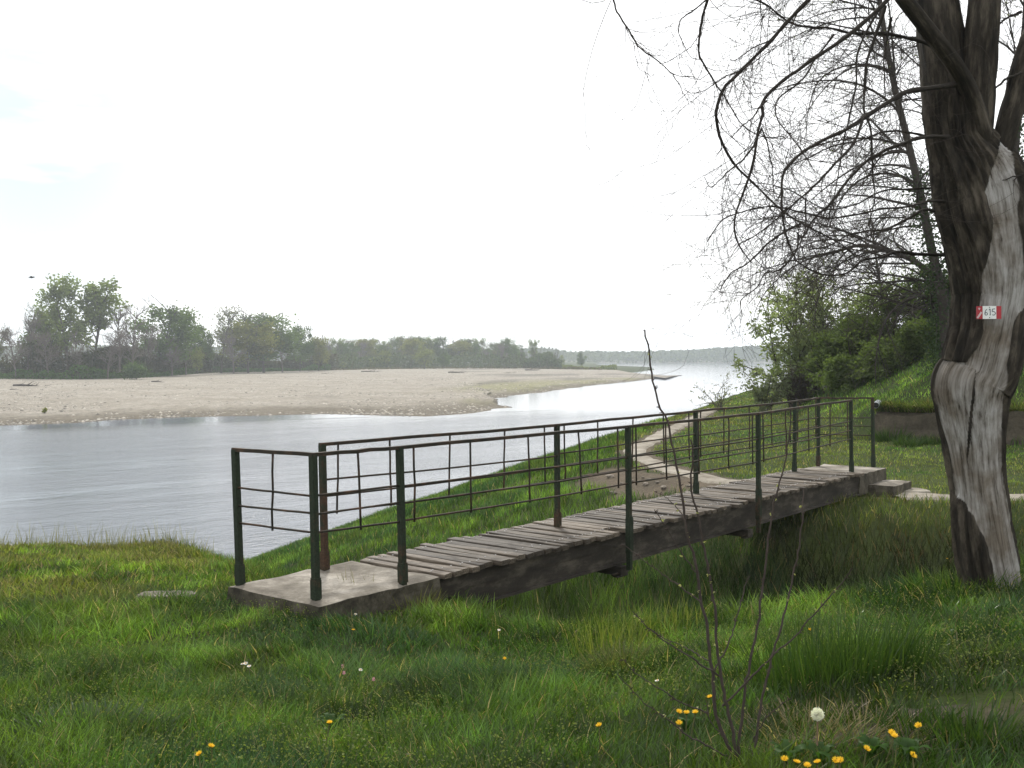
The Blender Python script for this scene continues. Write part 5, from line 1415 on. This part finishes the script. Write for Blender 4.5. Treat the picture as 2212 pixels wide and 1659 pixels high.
# ------------------------------------------------------------------ grass
gr = np.random.default_rng(99)
SLAB_KEEP = []
def blocked(P):
    """true where no grass grows: under the bridge landings, on paths, bare earth, wall, kerb, trunk"""
    d = P - B0[:2]
    t = d @ U[:2]; n = d @ Nv[:2]
    m = (t > -0.09) & (t < 1.3) & (n > -0.12) & (n < 0.85)
    m |= (t > T_END - 0.1) & (t < T_END + 1.0) & (n > -0.48) & (n < 0.92)
    m |= path_dist(P) < 0.24
    m |= (bare_mask(P) > 0.35 + 0.6 * gr.random(len(P)))
    m |= seg_dist(P, WL) < 0.13
    q = (P - np.array([2.98, TY])) / np.array([0.19, 0.2]); m |= (q ** 2).sum(1) < 1
    q = P - kb[:2]; m |= (q[:, 0] > 0.02) & (q[:, 0] < 2.6) & (q[:, 1] > -0.22) & (q[:, 1] < 0.26) & (gr.random(len(P)) < 0.8)
    return m

def blades(name, P, h, w, lean, col, segs=2, bend=0.5, mat='grass', bias=None):
    """each blade a curved tapering strip; one mesh"""
    Nn = len(P)
    a = gr.random(Nn) * 2 * np.pi
    fl = 2 * np.pi * 1.3 * fbm(P[:, 0] * 1.6 + 3, P[:, 1] * 1.6, 2) * 2
    lx = np.cos(a) * 1.0 + np.cos(fl) * 0.6; ly = np.sin(a) * 1.0 + np.sin(fl) * 0.6
    if bias is not None: lx += bias[0]; ly += bias[1]
    ln = np.hypot(lx, ly) + 1e-6; lx /= ln; ly /= ln
    b = gr.random(Nn) * 2 * np.pi
    sx, sy = np.cos(b), np.sin(b)
    lean = np.broadcast_to(lean, (Nn,)) * (0.4 + 1.2 * gr.random(Nn))
    rows = []
    tl = np.linspace(0, 1, segs + 1)
    for i, t_ in enumerate(tl):
        off = lean * h * (t_ * 0.35 + bend * t_ * t_)
        zz = h * t_ * np.sqrt(np.clip(1 - (0.55 * lean * t_) ** 2, 0.15, 1)) 
        c = P + np.stack([lx * off, ly * off, zz], 1)
        ww = w * (1 - 0.55 * t_) * 0.5
        if i < segs:
            rows.append(c - np.stack([sx * ww, sy * ww, 0 * ww], 1)); rows.append(c + np.stack([sx * ww, sy * ww, 0 * ww], 1))
        else: rows.append(c)
    V = np.stack(rows, 1); k = 2 * segs + 1
    base_i = np.arange(Nn)[:, None] * k
    Q = np.concatenate([base_i + np.array([[2 * i, 2 * i + 1, 2 * i + 3, 2 * i + 2]]) for i in range(segs - 1)]) if segs > 1 else None
    T3 = base_i + np.array([[2 * segs - 2, 2 * segs - 1, 2 * segs]])
    me = make_mesh(name, V.reshape(-1, 3), Q, T3, col=np.repeat(col, k, axis=0))
    return tag(link(name, me, M[mat]), kind='stuff')

def field(n, y0, y1, pw, xr=0.54, xpad=1.2):
    """points on the ground, thinning with distance"""
    u = gr.random(n); e = 2 - pw
    Y = (y0 ** e + u * (y1 ** e - y0 ** e)) ** (1 / e)
    X = (gr.random(n) * 2 - 1) * (xr * Y + xpad)
    return np.stack([X, Y], 1)

G_DARK = np.array([0.027, 0.063, 0.013]); G_MID = np.array([0.058, 0.110, 0.021]); G_LITE = np.array([0.115, 0.178, 0.028])
G_DRY = np.array([0.26, 0.21, 0.10]); G_BLUE = np.array([0.036, 0.080, 0.030]); G_OLIVE = np.array([0.135, 0.140, 0.036])
def grass_col(P, dryp=0.04, lite=0.0, olive=0.0):
    a = fbm(P[:, 0] * 0.8, P[:, 1] * 0.8 + 11, 3)[:, None]; b = fbm(P[:, 0] * 2.6 + 31, P[:, 1] * 2.6, 3)[:, None]
    t = np.clip((a - 0.3) / 0.4 + np.asarray(lite).reshape(-1, 1), 0, 1.4)
    c = G_DARK * (1 - np.minimum(t, 1)) + G_MID * np.minimum(t, 1)
    t2 = np.clip((b - 0.5) * 2.2 + np.asarray(lite).reshape(-1, 1), 0, 1); c = c * (1 - t2) + G_LITE * t2
    cl = fbm(P[:, 0] * 4.3 + 51, P[:, 1] * 4.3, 2)[:, None]; pt = fbm(P[:, 0] * 1.5 + 19, P[:, 1] * 1.5 + 4, 3)[:, None]
    c = c * (0.66 + 0.75 * sstep(0.3, 0.7, cl)) * (0.75 + 0.6 * sstep(0.32, 0.66, pt))
    bl = sstep(0.56, 0.7, fbm(P[:, 0] * 0.9 + 77, P[:, 1] * 0.9, 3))[:, None] * 0.8; c = c * (1 - bl) + G_BLUE * bl
    ol = np.asarray(olive).reshape(-1, 1) * np.ones_like(a); c = c * (1 - ol) + G_OLIVE * ol
    d = (gr.random(len(P)) < dryp)[:, None]; c = np.where(d, G_DRY * (0.6 + 0.6 * gr.random((len(P), 1))), c)
    c = c * 1.12
    return c * (0.5 + 1.15 * gr.random((len(P), 1)) ** 1.6) * (0.72 + 0.5 * fbm(P[:, 0] * 4 + 8, P[:, 1] * 4, 2))[:, None]

def zone(P):
    """distance outside near lawn, outside far bank, inside the hill"""
    dn = np.where(inside(P, N_POLY), -seg_dist(P, N_RIM), seg_dist(P, N_RIM))
    df = np.where(inside(P, F_POLY), -seg_dist(P, F_RIM), seg_dist(P, F_RIM))
    return dn, df

# near lawn
P = field(330000, 2.3, 12.5, 1.45, 0.56, 2.2)
P = P[inside(P, N_POLY) | (seg_dist(P, N_RIM) < 0.5)]; P = P[~blocked(P)]
dn, df = zone(P)
tus = sstep(0.50, 0.75, fbm(P[:, 0] * 1.9 + 5, P[:, 1] * 1.9, 3)) * sstep(0.35, 0.6, vnoise(P[:, 0] * 0.7, P[:, 1] * 0.7 + 9))
rim = sstep(-0.7, -0.1, dn) * sstep(-0.6, 0.3, P[:, 0])
left = sstep(-1.8, -3.2, P[:, 0]) * sstep(7.2, 8.6, P[:, 1])
h = (0.026 + 0.045 * gr.random(len(P)) + 0.085 * tus + 0.05 * fbm(P[:, 0] * 0.6, P[:, 1] * 0.6, 2)) * (0.75 + 0.5 * gr.random(len(P))) + 0.09 * rim * gr.random(len(P))
h *= (1 - 0.25 * left)
w = 0.0056 * (0.6 + 0.6 * gr.random(len(P))) * np.clip(P[:, 1] / 4.2, 0.9, 2.2)
z = terrain(P[:, 0], P[:, 1]) - 0.005
c = grass_col(P, 0.05 + 0.10 * left, lite=0.6 * left + 0.30 * sstep(6.2, 7.6, P[:, 1]), olive=(0.08 + 0.67 * left) * sstep(0.36, 0.56, fbm(P[:, 0] * 1.1, P[:, 1] * 1.1, 3)))
blades('lawn_grass', np.concatenate([P, z[:, None]], 1), h, w, 0.75, c, 2, 0.6)

# small broad leaves among the near grass
P = field(120000, 2.4, 8.5, 1.5); P = P[inside(P, N_POLY)]; P = P[~blocked(P)]
P = P[fbm(P[:, 0] * 1.3 + 60, P[:, 1] * 1.3, 3) > 0.40 + 0.2 * gr.random(len(P))]
mb = MB(); z = terrain(P[:, 0], P[:, 1]) + 0.02 + 0.09 * gr.random(len(P))
mb.leaves(np.concatenate([P, z[:, None]], 1), 0.005 + 0.006 * gr.random(len(P)), np.array([0.115, 0.145, 0.034]) * (0.5 + gr.random((len(P), 1))), asp=1.3, up=0.7, r=gr)
tag(mb.build('ground_cover', M['leaf'], smooth=False), kind='stuff')

# ditch, both slopes
P = field(330000, 6.4, 34, 0.9, 0.52, 1.5); dn, df = zone(P)
zt = terrain(P[:, 0], P[:, 1])
k_ = (dn > 0.15) & (df > -0.1) & (zt > 0.12) & ~blocked(P); P = P[k_]; dn = dn[k_]; df = df[k_]; z = zt[k_]
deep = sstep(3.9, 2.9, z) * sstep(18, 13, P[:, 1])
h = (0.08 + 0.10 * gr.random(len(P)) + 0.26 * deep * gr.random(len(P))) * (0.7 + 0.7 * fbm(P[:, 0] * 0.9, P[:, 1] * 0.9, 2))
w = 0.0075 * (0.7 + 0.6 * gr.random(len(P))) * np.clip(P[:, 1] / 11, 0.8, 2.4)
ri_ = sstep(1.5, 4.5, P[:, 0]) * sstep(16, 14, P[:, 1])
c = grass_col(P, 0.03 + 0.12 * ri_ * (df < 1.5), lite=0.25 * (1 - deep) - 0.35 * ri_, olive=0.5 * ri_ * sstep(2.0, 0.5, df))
dk = (ri_ * sstep(0.35, 1.0, df) + 0.5 * deep * (1 - ri_))[:, None]; c = c * (1 - dk) + c * np.array([0.36, 0.30, 0.38]) * dk  # shade of the ditch put into the blade colour, along with darker brownish growth
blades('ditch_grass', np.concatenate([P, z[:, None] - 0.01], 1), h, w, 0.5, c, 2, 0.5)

# meadow and slope on the far side
P = field(340000, 12.5, 62, 1.3, 0.58, 2.5); k_ = inside(P, F_POLY) & ~blocked(P); P = P[k_]
dh = np.where(inside(P, H_POLY), seg_dist(P, H_TOE), 0)
z = terrain(P[:, 0], P[:, 1]); on = sstep(0, 1.0, dh)
h = (0.035 + 0.05 * gr.random(len(P)) + 0.12 * on * gr.random(len(P))) * (0.6 + 0.8 * fbm(P[:, 0] * 0.7, P[:, 1] * 0.7, 3))
h += 0.26 * gr.random(len(P)) * sstep(0.55, 0.25, seg_dist(P, WL)) + 0.05 * gr.random(len(P)) * sstep(0.8, 0.2, seg_dist(P, F_RIM)) * (P[:, 1] > 19)
w = 0.012 * (0.7 + 0.6 * gr.random(len(P))) * np.clip(P[:, 1] / 17, 0.85, 3.0)
c = grass_col(P, 0.07 * (1 - 0.6 * on), lite=0.22 + 0.1 * on, olive=0.62 * (1 - on) * sstep(0.30, 0.6, fbm(P[:, 0] * 0.6, P[:, 1] * 0.6 + 4, 3)))
blades('meadow_grass', np.concatenate([P, z[:, None] - 0.01], 1), h, w, 0.6, c * (1.25 + 0.2 * on)[:, None], 2, 0.5)

# grass hanging over the top of the low wall
n_ = 9000; u_ = gr.random(n_); Lw = resample(np.array([(x, y, 0) for x, y in WL]), 200)[:, :2]; P = Lw[(u_ * 150).astype(int)] + gr.normal(size=(n_, 2)) * 0.03
P = P + np.array([0.35, 0.55]) * (0.02 + 0.5 * gr.random((n_, 1)))
z = np.maximum(terrain(P[:, 0], P[:, 1]), 4.66)
blades('overhanging_grass', np.concatenate([P, z[:, None] - 0.02], 1), 0.16 + 0.26 * gr.random(n_), 0.016 + 0 * z, 1.1, grass_col(P, 0.22, lite=0.25, olive=0.4), 3, 0.9, bias=(-0.9, -1.6))

# thin seeding grass along the left crest
n_ = 1300
f = gr.random(n_); X = -6.4 + 3.2 * f; i_ = np.interp(X, [-6.4, -5.6, -3.35, -3.0], [10.6, 11.1, 11.5, 11.1]) - 0.25 * np.abs(gr.normal(size=n_))
P = np.stack([X, i_], 1); z = terrain(X, i_)
blades('seeding_grass', np.concatenate([P, z[:, None]], 1), 0.07 + 0.28 * gr.random(n_) ** 3, 0.005 + 0 * X, 0.35, np.array([0.17, 0.16, 0.08]) * (0.6 + 0.7 * gr.random((n_, 1))), 2, 0.5)

# ------------------------------------------------------------------ single tufts
def tuft(px, py, zg, rad, hgt, n, tone, label, seed, name='grass_tuft', w=0.005, spread=0.45, base_dark=True):
    b = gnd(px, py, zg); z0 = float(terrain(b[0], b[1])); r = np.random.default_rng(seed)
    e = empty(name, (b[0], b[1], z0), label, 'grass tuft')
    a = r.random(n) * 6.283; rr = rad * np.sqrt(r.random(n))
    S = np.stack([np.cos(a) * rr, np.sin(a) * rr, 0 * a], 1)
    S[:, 2] = terrain(S[:, 0] + b[0], S[:, 1] + b[1]) - z0
    D = np.stack([np.cos(a) * rr / rad * spread + r.normal(size=n) * 0.12, np.sin(a) * rr / rad * spread + r.normal(size=n) * 0.12, np.ones(n)], 1)
    h = hgt * (0.4 + 0.6 * r.random(n))
    P = grow(S, D, h, 5, 0.05, 0.05, r)
    b2 = r.random(n) * 6.283; sd = np.stack([np.cos(b2), np.sin(b2), 0 * b2], 1)
    ww = w * np.array([0.5, 0.5, 0.42, 0.28, 0.0])[None, :, None] * (0.7 + 0.6 * r.random((n, 1, 1)))
    V = np.concatenate([P - sd[:, None] * ww, P + sd[:, None] * ww], 1).reshape(-1, 3)
    bi = (np.arange(n) * 10)[:, None]
    Q = np.concatenate([bi + np.array([[i, i + 5, i + 6, i + 1]]) for i in range(3)]); T3 = bi + np.array([[3, 8, 4]])
    t0, t1 = np.array(tone[0]), np.array(tone[1]); f = r.random((n, 1))
    cc = np.repeat((t0 * (1 - f) + t1 * f) * (0.75 + 0.5 * r.random((n, 1))), 10, axis=0)
    link('blades', make_mesh('blades', V, Q, T3, col=cc), M['grass'], e)
YEL = ((0.05, 0.105, 0.018), (0.20, 0.21, 0.05)); GRN = ((0.025, 0.055, 0.014), (0.06, 0.10, 0.02)); STRAW = ((0.11, 0.09, 0.055), (0.26, 0.21, 0.14))
tuft(1318, 1402, 4.28, 0.24, 0.33, 230, YEL, 'tall yellowish grass tuft on the ditch rim in the middle of the picture', 1, w=0.004, spread=0.25)
tuft(1442, 1362, 4.3, 0.22, 0.33, 170, YEL, 'second yellowish grass tuft on the ditch rim, nearest the thorny stems', 2, w=0.004, spread=0.25)
tuft(1345, 1445, 4.35, 0.2, 0.17, 420, ((0.05, 0.07, 0.02), (0.13, 0.13, 0.05)), 'dark drooping grass tussock below the tall yellowish tuft', 3, spread=1.2)
tuft(1790, 1520, 4.6, 0.30, 0.32, 560, GRN, 'large dark green tuft of upright grass behind the dandelion clock', 4, spread=0.35)
tuft(1900, 1500, 4.65, 0.2, 0.22, 420, GRN, 'smaller dark green upright tuft right of the large one', 5, spread=0.35)
tuft(1745, 1610, 4.68, 0.24, 0.12, 260, STRAW, 'matted tuft of dry straw coloured grass by the kerb', 6, spread=1.6, w=0.004)
tuft(1860, 1600, 4.72, 0.24, 0.11, 200, STRAW, 'right hand mat of dry straw coloured grass against the kerb', 7, spread=1.7, w=0.004)
tuft(2095, 1655, 4.7, 0.12, 0.13, 260, GRN, 'dark green tuft growing against the kerb at the lower right', 8, spread=0.6)
tuft(1170, 1005, 3.5, 0.35, 0.33, 300, ((0.05, 0.09, 0.02), (0.12, 0.17, 0.04)), 'round green tuft at the water edge seen through the railing', 9, spread=0.9, w=0.014)
tuft(775, 1312, 4.1, 0.12, 0.34, 60, ((0.10, 0.11, 0.04), (0.20, 0.17, 0.09)), 'few tall seeding stalks against the near landing of the bridge', 10, spread=0.35)
tuft(895, 1320, 4.1, 0.16, 0.22, 140, ((0.09, 0.11, 0.03), (0.18, 0.17, 0.07)), 'olive grass tuft at the foot of the near abutment', 11, spread=0.6)
tuft(560, 1300, 4.1, 0.25, 0.16, 320, GRN, 'dark green tuft against the left corner of the near landing', 12, spread=0.8)
tuft(200, 1595, 4.5, 0.28, 0.15, 700, ((0.04, 0.07, 0.03), (0.09, 0.12, 0.06)), 'combed over bluish grass tussock at the lower left', 13, spread=1.5)
tuft(2080, 1290, 4.5, 0.3, 0.2, 500, ((0.05, 0.10, 0.02), (0.11, 0.16, 0.03)), 'bright grass tuft at the foot of the old trunk', 14, spread=0.7)
tuft(545, 1245, 3.95, 0.22, 0.2, 260, ((0.05, 0.08, 0.02), (0.12, 0.13, 0.04)), 'grass tuft hanging over the ditch behind the first railing post', 15, spread=0.9, w=0.007)
tuft(1925, 953, 3.95, 0.35, 0.5, 260, GRN, 'dark green weeds growing up against the left end of the low wall', 17, spread=0.8, w=0.018)
tuft(1962, 962, 3.95, 0.3, 0.3, 200, GRN, 'lower green weeds in front of the low wall near the trunk', 18, spread=0.9, w=0.018)
tuft(1985, 1590, 4.74, 0.12, 0.10, 240, GRN, 'small green tuft half covering the left end of the grey kerb', 19, spread=0.9)
tuft(2010, 958, 3.95, 0.35, 0.34, 220, GRN, 'green weeds along the low wall close to the old trunk', 20, spread=0.9, w=0.018)
tuft(145, 1240, 4.08, 0.12, 0.13, 160, GRN, 'small dark weed tuft alone on the pale left lawn', 16, spread=1.0)

# ------------------------------------------------------------------ stones of the eroded shoulder
r5 = np.random.default_rng(14)
for i in range(14):
    s_, v_ = r5.normal() * 1.2, r5.normal() * 0.35
    ca_, sa_ = math.cos(R(-62)), math.sin(R(-62)); x, y = 2.35 + s_ * ca_ - v_ * sa_, 17.6 + s_ * sa_ + v_ * ca_
    if path_dist(np.array([[x, y]]))[0] < 0.35: continue
    sz = 0.04 + 0.06 * r5.random() ** 2
    k = 9; V = []; th = np.arange(k) / k * 6.283
    for zz, q_ in ((-0.5, 0.8), (0.1, 1.0), (0.5, 0.75)):
        rr = q_ * (0.75 + 0.5 * r5.random(k)); V += [(a_ * sz, b_ * sz * 0.7, zz * sz * 0.6) for a_, b_ in zip(np.cos(th) * rr, np.sin(th) * rr)]
    V.append((0, 0, sz * 0.42))
    Q = [(o + j, o + (j + 1) % k, o + k + (j + 1) % k, o + k + j) for o in (0, k) for j in range(k)]; T3 = [(2 * k + j, 2 * k + (j + 1) % k, 3 * k) for j in range(k)]
    mb = MB(); mb.add(V, Q, T3, C=np.array([0.15, 0.13, 0.105]) * (0.7 + 0.5 * r5.random())); o = mb.build('stone', M['stone'], smooth=False)
    o.location = (x, y, float(terrain(x, y)) + 0.02); o.rotation_euler = (0, 0, 6 * r5.random())
    tag(o, 'grey brown stone lying on the bare earth below the path', 'stone', 'stones on the bare shoulder below the path')

# ------------------------------------------------------------------ flowers
fr_ = np.random.default_rng(41)
def petal_disc(mb, c, nrm, rad, n, col, layers=2, cup=0.35, wid=0.3):
    nrm = np.asarray(nrm, float); nrm /= np.linalg.norm(nrm); a = np.cross(nrm, [0.3, 1, 0.1]); a /= np.linalg.norm(a); b = np.cross(nrm, a)
    for l in range(layers):
        rr = rad * (1 - 0.3 * l)
        for i in range(n):
            th = 6.283 * (i + 0.5 * l) / n + fr_.normal() * 0.08
            d = a * math.cos(th) + b * math.sin(th); s = -a * math.sin(th) + b * math.cos(th); up = nrm * rr * (cup + 0.35 * l) * (0.8 + 0.4 * fr_.random())
            V = [c + d * rr * 0.1, c + d * rr * 0.65 + s * rr * wid * 0.5 + up * 0.6, c + d * rr + up, c + d * rr * 0.65 - s * rr * wid * 0.5 + up * 0.6]
            mb.add(V, [(0, 1, 2, 3)], C=np.asarray(col) * (0.85 + 0.3 * fr_.random()))
def flower(kind, px, py, Yd, label, group, stem=0.10):
    head = at(px, py, Yd)
    zg = float(terrain(head[0], head[1])); stem_h = max(head[2] - zg, 0.03)
    name = {'dandelion': 'dandelion', 'daisy': 'daisy', 'clover': 'clover_flower', 'clock': 'dandelion_clock'}[kind]
    e = empty(name, (head[0], head[1], head[2] - stem_h), label, 'flower', group)
    hd = np.array([0, 0, stem_h]); lean = np.array([fr_.normal() * 0.015, fr_.normal() * 0.015, 0])
    mb = MB(); mb.tubes(np.array([[lean, lean * 0.5 + hd * 0.5, hd]]), np.array([[0.0022, 0.002, 0.0018]]) * (1 if kind != 'clock' else 1.3), 6, C=np.array([0.10, 0.10, 0.04]) if kind != 'clock' else np.array([0.16, 0.11, 0.07]))
    mb.build('stem', M['twig'], e)
    nrm = np.array([fr_.normal() * 0.25, -0.35 + fr_.normal() * 0.2, 1.0])
    mb = MB()
    if kind == 'dandelion':
        mb2 = MB(); petal_disc(mb2, hd + (0, 0, -0.008), nrm, 0.010, 7, (0.05, 0.08, 0.02), 1, 1.1, 0.6); mb2.build('calyx', M['leaf'], e, smooth=False)
        petal_disc(mb, hd, nrm, 0.0125, 16, (0.80, 0.50, 0.015), 3, 0.42, 0.28); mb.build('petals', M['petal'], e, smooth=False)
    elif kind == 'daisy':
        petal_disc(mb, hd, nrm, 0.012, 12, (0.72, 0.70, 0.70), 1, 0.12, 0.4); mb.build('petals', M['petal'], e, smooth=False)
        mb = MB(); petal_disc(mb, hd + (0, 0, 0.001), nrm, 0.005, 8, (0.7, 0.45, 0.05), 2, 0.4, 0.6); mb.build('disc', M['petal'], e, smooth=False)
    elif kind == 'clover':
        for k_ in range(3): petal_disc(mb, hd + np.array([0, 0, -0.004 + 0.005 * k_]), np.array([0, 0, 1.0]), 0.011 - 0.002 * k_, 10, (0.50, 0.27, 0.36), 1, 0.7 + 0.4 * k_, 0.5)
        mb.build('petals', M['petal'], e, smooth=False)
    else:
        rr = 0.0195; n = 300; v = fr_.normal(size=(n, 3)); v /= np.linalg.norm(v, axis=1, keepdims=True)
        P2 = np.stack([hd + v * 0.004, hd + v * rr * 0.75], 1); mb.tubes(P2, np.tile([0.0002, 0.0002], (n, 1)), 3, C=np.tile([0.7, 0.68, 0.62], (n, 1)))
        mb.leaves(np.repeat(hd + v * rr * 0.9, 3, 0) + fr_.normal(size=(n * 3, 3)) * 0.0016, 0.0034, np.array([0.78, 0.77, 0.73]), asp=5, r=fr_)
        mb.build('seed_globe', M['petal'], e, smooth=False)
        mb = MB(); petal_disc(mb, hd, (0, 0, 1), 0.006, 8, (0.12, 0.09, 0.05), 2, 0.9, 0.6); mb.build('receptacle', M['leaf'], e, smooth=False)
    return e
def ground_Y(px, py, up=0.08):
    """distance at which the line of sight comes down to `up` above the ground"""
    Y = np.linspace(2.4, 14, 1200); r_ = ray(px, py); z = CAMZ + r_[2] / r_[1] * Y; x = r_[0] / r_[1] * Y
    ok = z < terrain(x, Y) + up
    return float(Y[np.argmax(ok)]) if ok.any() else 6.0
DG = 'yellow dandelions in the grass'
for px, py, lab in [
    (712, 1561, 'largest yellow dandelion alone in the middle of the front lawn'), (430, 1629, 'yellow dandelion low on the left near the bottom edge'), (456, 1612, 'small yellow dandelion just up and right of the one at the lower left'),
    (763, 1361, 'yellow dandelion in front of the near landing of the bridge'), (1090, 1423, 'yellow dandelion in the lawn below the bridge beam'), (1294, 1567, 'orange yellow dandelion left of the thorny sapling'),
    (1467, 1562, 'lowest dandelion of the cluster left of the sapling base'), (1467, 1538, 'left dandelion in the upper row of the cluster at the sapling'), (1483, 1540, 'middle dandelion in the upper row of the cluster at the sapling'),
    (1502, 1539, 'right dandelion in the upper row of the cluster at the sapling'), (1533, 1506, 'dandelion seen between the stems of the thorny sapling'), (1751, 1361, 'small dandelion on the bright grass near the ditch rim at the right'),
    (1984, 1568, 'dandelion right under the edge of the grey kerb'), (1932, 1590, 'dandelion left of and below the one at the kerb'), (1926, 1583, 'small dandelion bud beside the one below the kerb'),
    (1872, 1618, 'dandelion midway between the dandelion clock and the kerb'), (1972, 1632, 'dandelion low at the right below the kerb'), (1695, 1640, 'dandelion left of the dandelion clock near the bottom'),
    (1721, 1647, 'tiny dandelion between two others at the bottom right'), (1766, 1647, 'dandelion right below the dandelion clock'), (1805, 1643, 'left one of two touching dandelions at the bottom edge'), (1815, 1643, 'right one of two touching dandelions at the bottom edge'),
    (1744, 1654, 'dandelion cut by the bottom edge below the dandelion clock'), (2046, 1207, 'yellow flower beside the foot of the old trunk')]:
    flower('dandelion', px, py, ground_Y(px, py, 0.11), lab, DG)
for px, py, lab in [(1078, 1361, 'white daisy on the lawn below the bridge beam'), (524, 1434, 'left white daisy of three on the left lawn'), (531, 1433, 'middle white daisy of three on the left lawn'), (538, 1439, 'right white daisy of three on the left lawn'),
                    (779, 1447, 'white daisy right of the pink clover flowers'), (768, 1275 + 52, 'white daisy against the side of the near landing'), (1420, 1470, 'white daisy in the grass left of the sapling stems')]:
    flower('daisy', px, py, ground_Y(px, py, 0.09), lab, 'white daisies in the lawn')
for px, py, lab in [(740, 1442, 'upper pink clover flower left of the white daisy'), (743, 1456, 'lower pink clover flower left of the white daisy'), (807, 1470, 'pink clover flower right of and below the white daisy')]:
    flower('clover', px, py, ground_Y(px, py, 0.09), lab, 'pink clover flowers in the lawn')
flower('clock', 1766, 1543, 3.2, 'round white dandelion clock on a brown stem at the lower right', None)
# dandelion leaf rosettes
for i, (px, py) in enumerate([(1880, 1640), (1770, 1655), (1480, 1580), (1960, 1645), (1700, 1655), (715, 1580)]):
    Yd = ground_Y(px, py, 0.02); b = at(px, py, Yd); z0 = float(terrain(b[0], b[1])); mb = MB()
    for j in range(9):
        th = 6.283 * j / 9 + fr_.normal() * 0.2; L_ = 0.045 + 0.04 * fr_.random(); d = np.array([math.cos(th), math.sin(th), 0]); s = np.array([-d[1], d[0], 0]); V = []
        for q_ in range(8):
            f = q_ / 7; wv = 0.013 * math.sin(math.pi * min(1, f * 0.85 + 0.12)) * (1.3 if q_ % 2 else 0.6)
            p_ = d * L_ * f + np.array([0, 0, 0.02 + 0.06 * math.sin(f * 2.3)]); V += [p_ - s * wv, p_ + s * wv]
        mb.add(V, [(2 * q_, 2 * q_ + 1, 2 * q_ + 3, 2 * q_ + 2) for q_ in range(7)], C=np.array([0.035, 0.075, 0.016]) * (0.8 + 0.5 * fr_.random()))
    o = mb.build('dandelion_leaves', M['leaf']); o.location = (b[0], b[1], z0)
    tag(o, ['toothed leaf rosette below the dandelion midway to the kerb', 'toothed leaf rosette under the dandelion clock', 'toothed leaf rosette under the dandelion cluster at the sapling', 'toothed leaf rosette low at the right below the kerb', 'toothed leaf rosette left of the dandelion clock', 'toothed leaf rosette under the largest dandelion on the front lawn'][i], 'leaf rosette')

# ------------------------------------------------------------------ bird over the river
bp = at(68, 600, 90)
e = empty('bird', bp, 'small dark bird flying above the trees at the left', 'bird')
mb = MB(); mb.tubes(np.array([[(-0.26, 0, 0), (-0.2, 0, 0.01), (0, 0, 0.02), (0.16, 0, 0.04), (0.25, 0, 0.06), (0.31, 0, 0.05)]]), np.array([[0.02, 0.035, 0.07, 0.055, 0.04, 0.004]]), 8, C=np.array([0.06, 0.06, 0.06]), cap=True); mb.build('body', M['stone'], e)
for s in (-1, 1):
    V = [(0.10, 0, 0.04), (-0.08, 0, 0.04), (0.13, 0.22 * s, 0.14), (-0.05, 0.24 * s, 0.13), (0.02, 0.5 * s, 0.08), (-0.06, 0.46 * s, 0.08)]
    mb = MB(); mb.add(V, [(0, 1, 3, 2), (2, 3, 5, 4)], C=(0.07, 0.07, 0.07)); mb.build('wing', M['stone'], e)
mb = MB(); mb.add([(-0.22, 0.02, 0), (-0.22, -0.02, 0), (-0.40, -0.07, 0), (-0.40, 0.07, 0)], [(0, 1, 2, 3)], C=(0.06, 0.06, 0.06)); mb.build('tail', M['stone'], e)

# ------------------------------------------------------------------ haze
HZ0, HZ1 = -3.0, 38.0
m, nt, out = new_mat('haze_air')
pv = N(nt, 'ShaderNodeVolumePrincipled', inp={'Density': 0.00042, 'Anisotropy': 0.25})
pv.inputs['Color'].default_value = (0.86, 0.93, 1.0, 1)
nt.links.new(pv.outputs['Volume'], out.inputs['Volume'])
mb = MB(); mb.box((-1000, -200, HZ0), (2400, 0, 0), (0, 1800, 0), (0, 0, HZ1 - HZ0))
tag(mb.build('haze', m, smooth=False), kind='stuff')
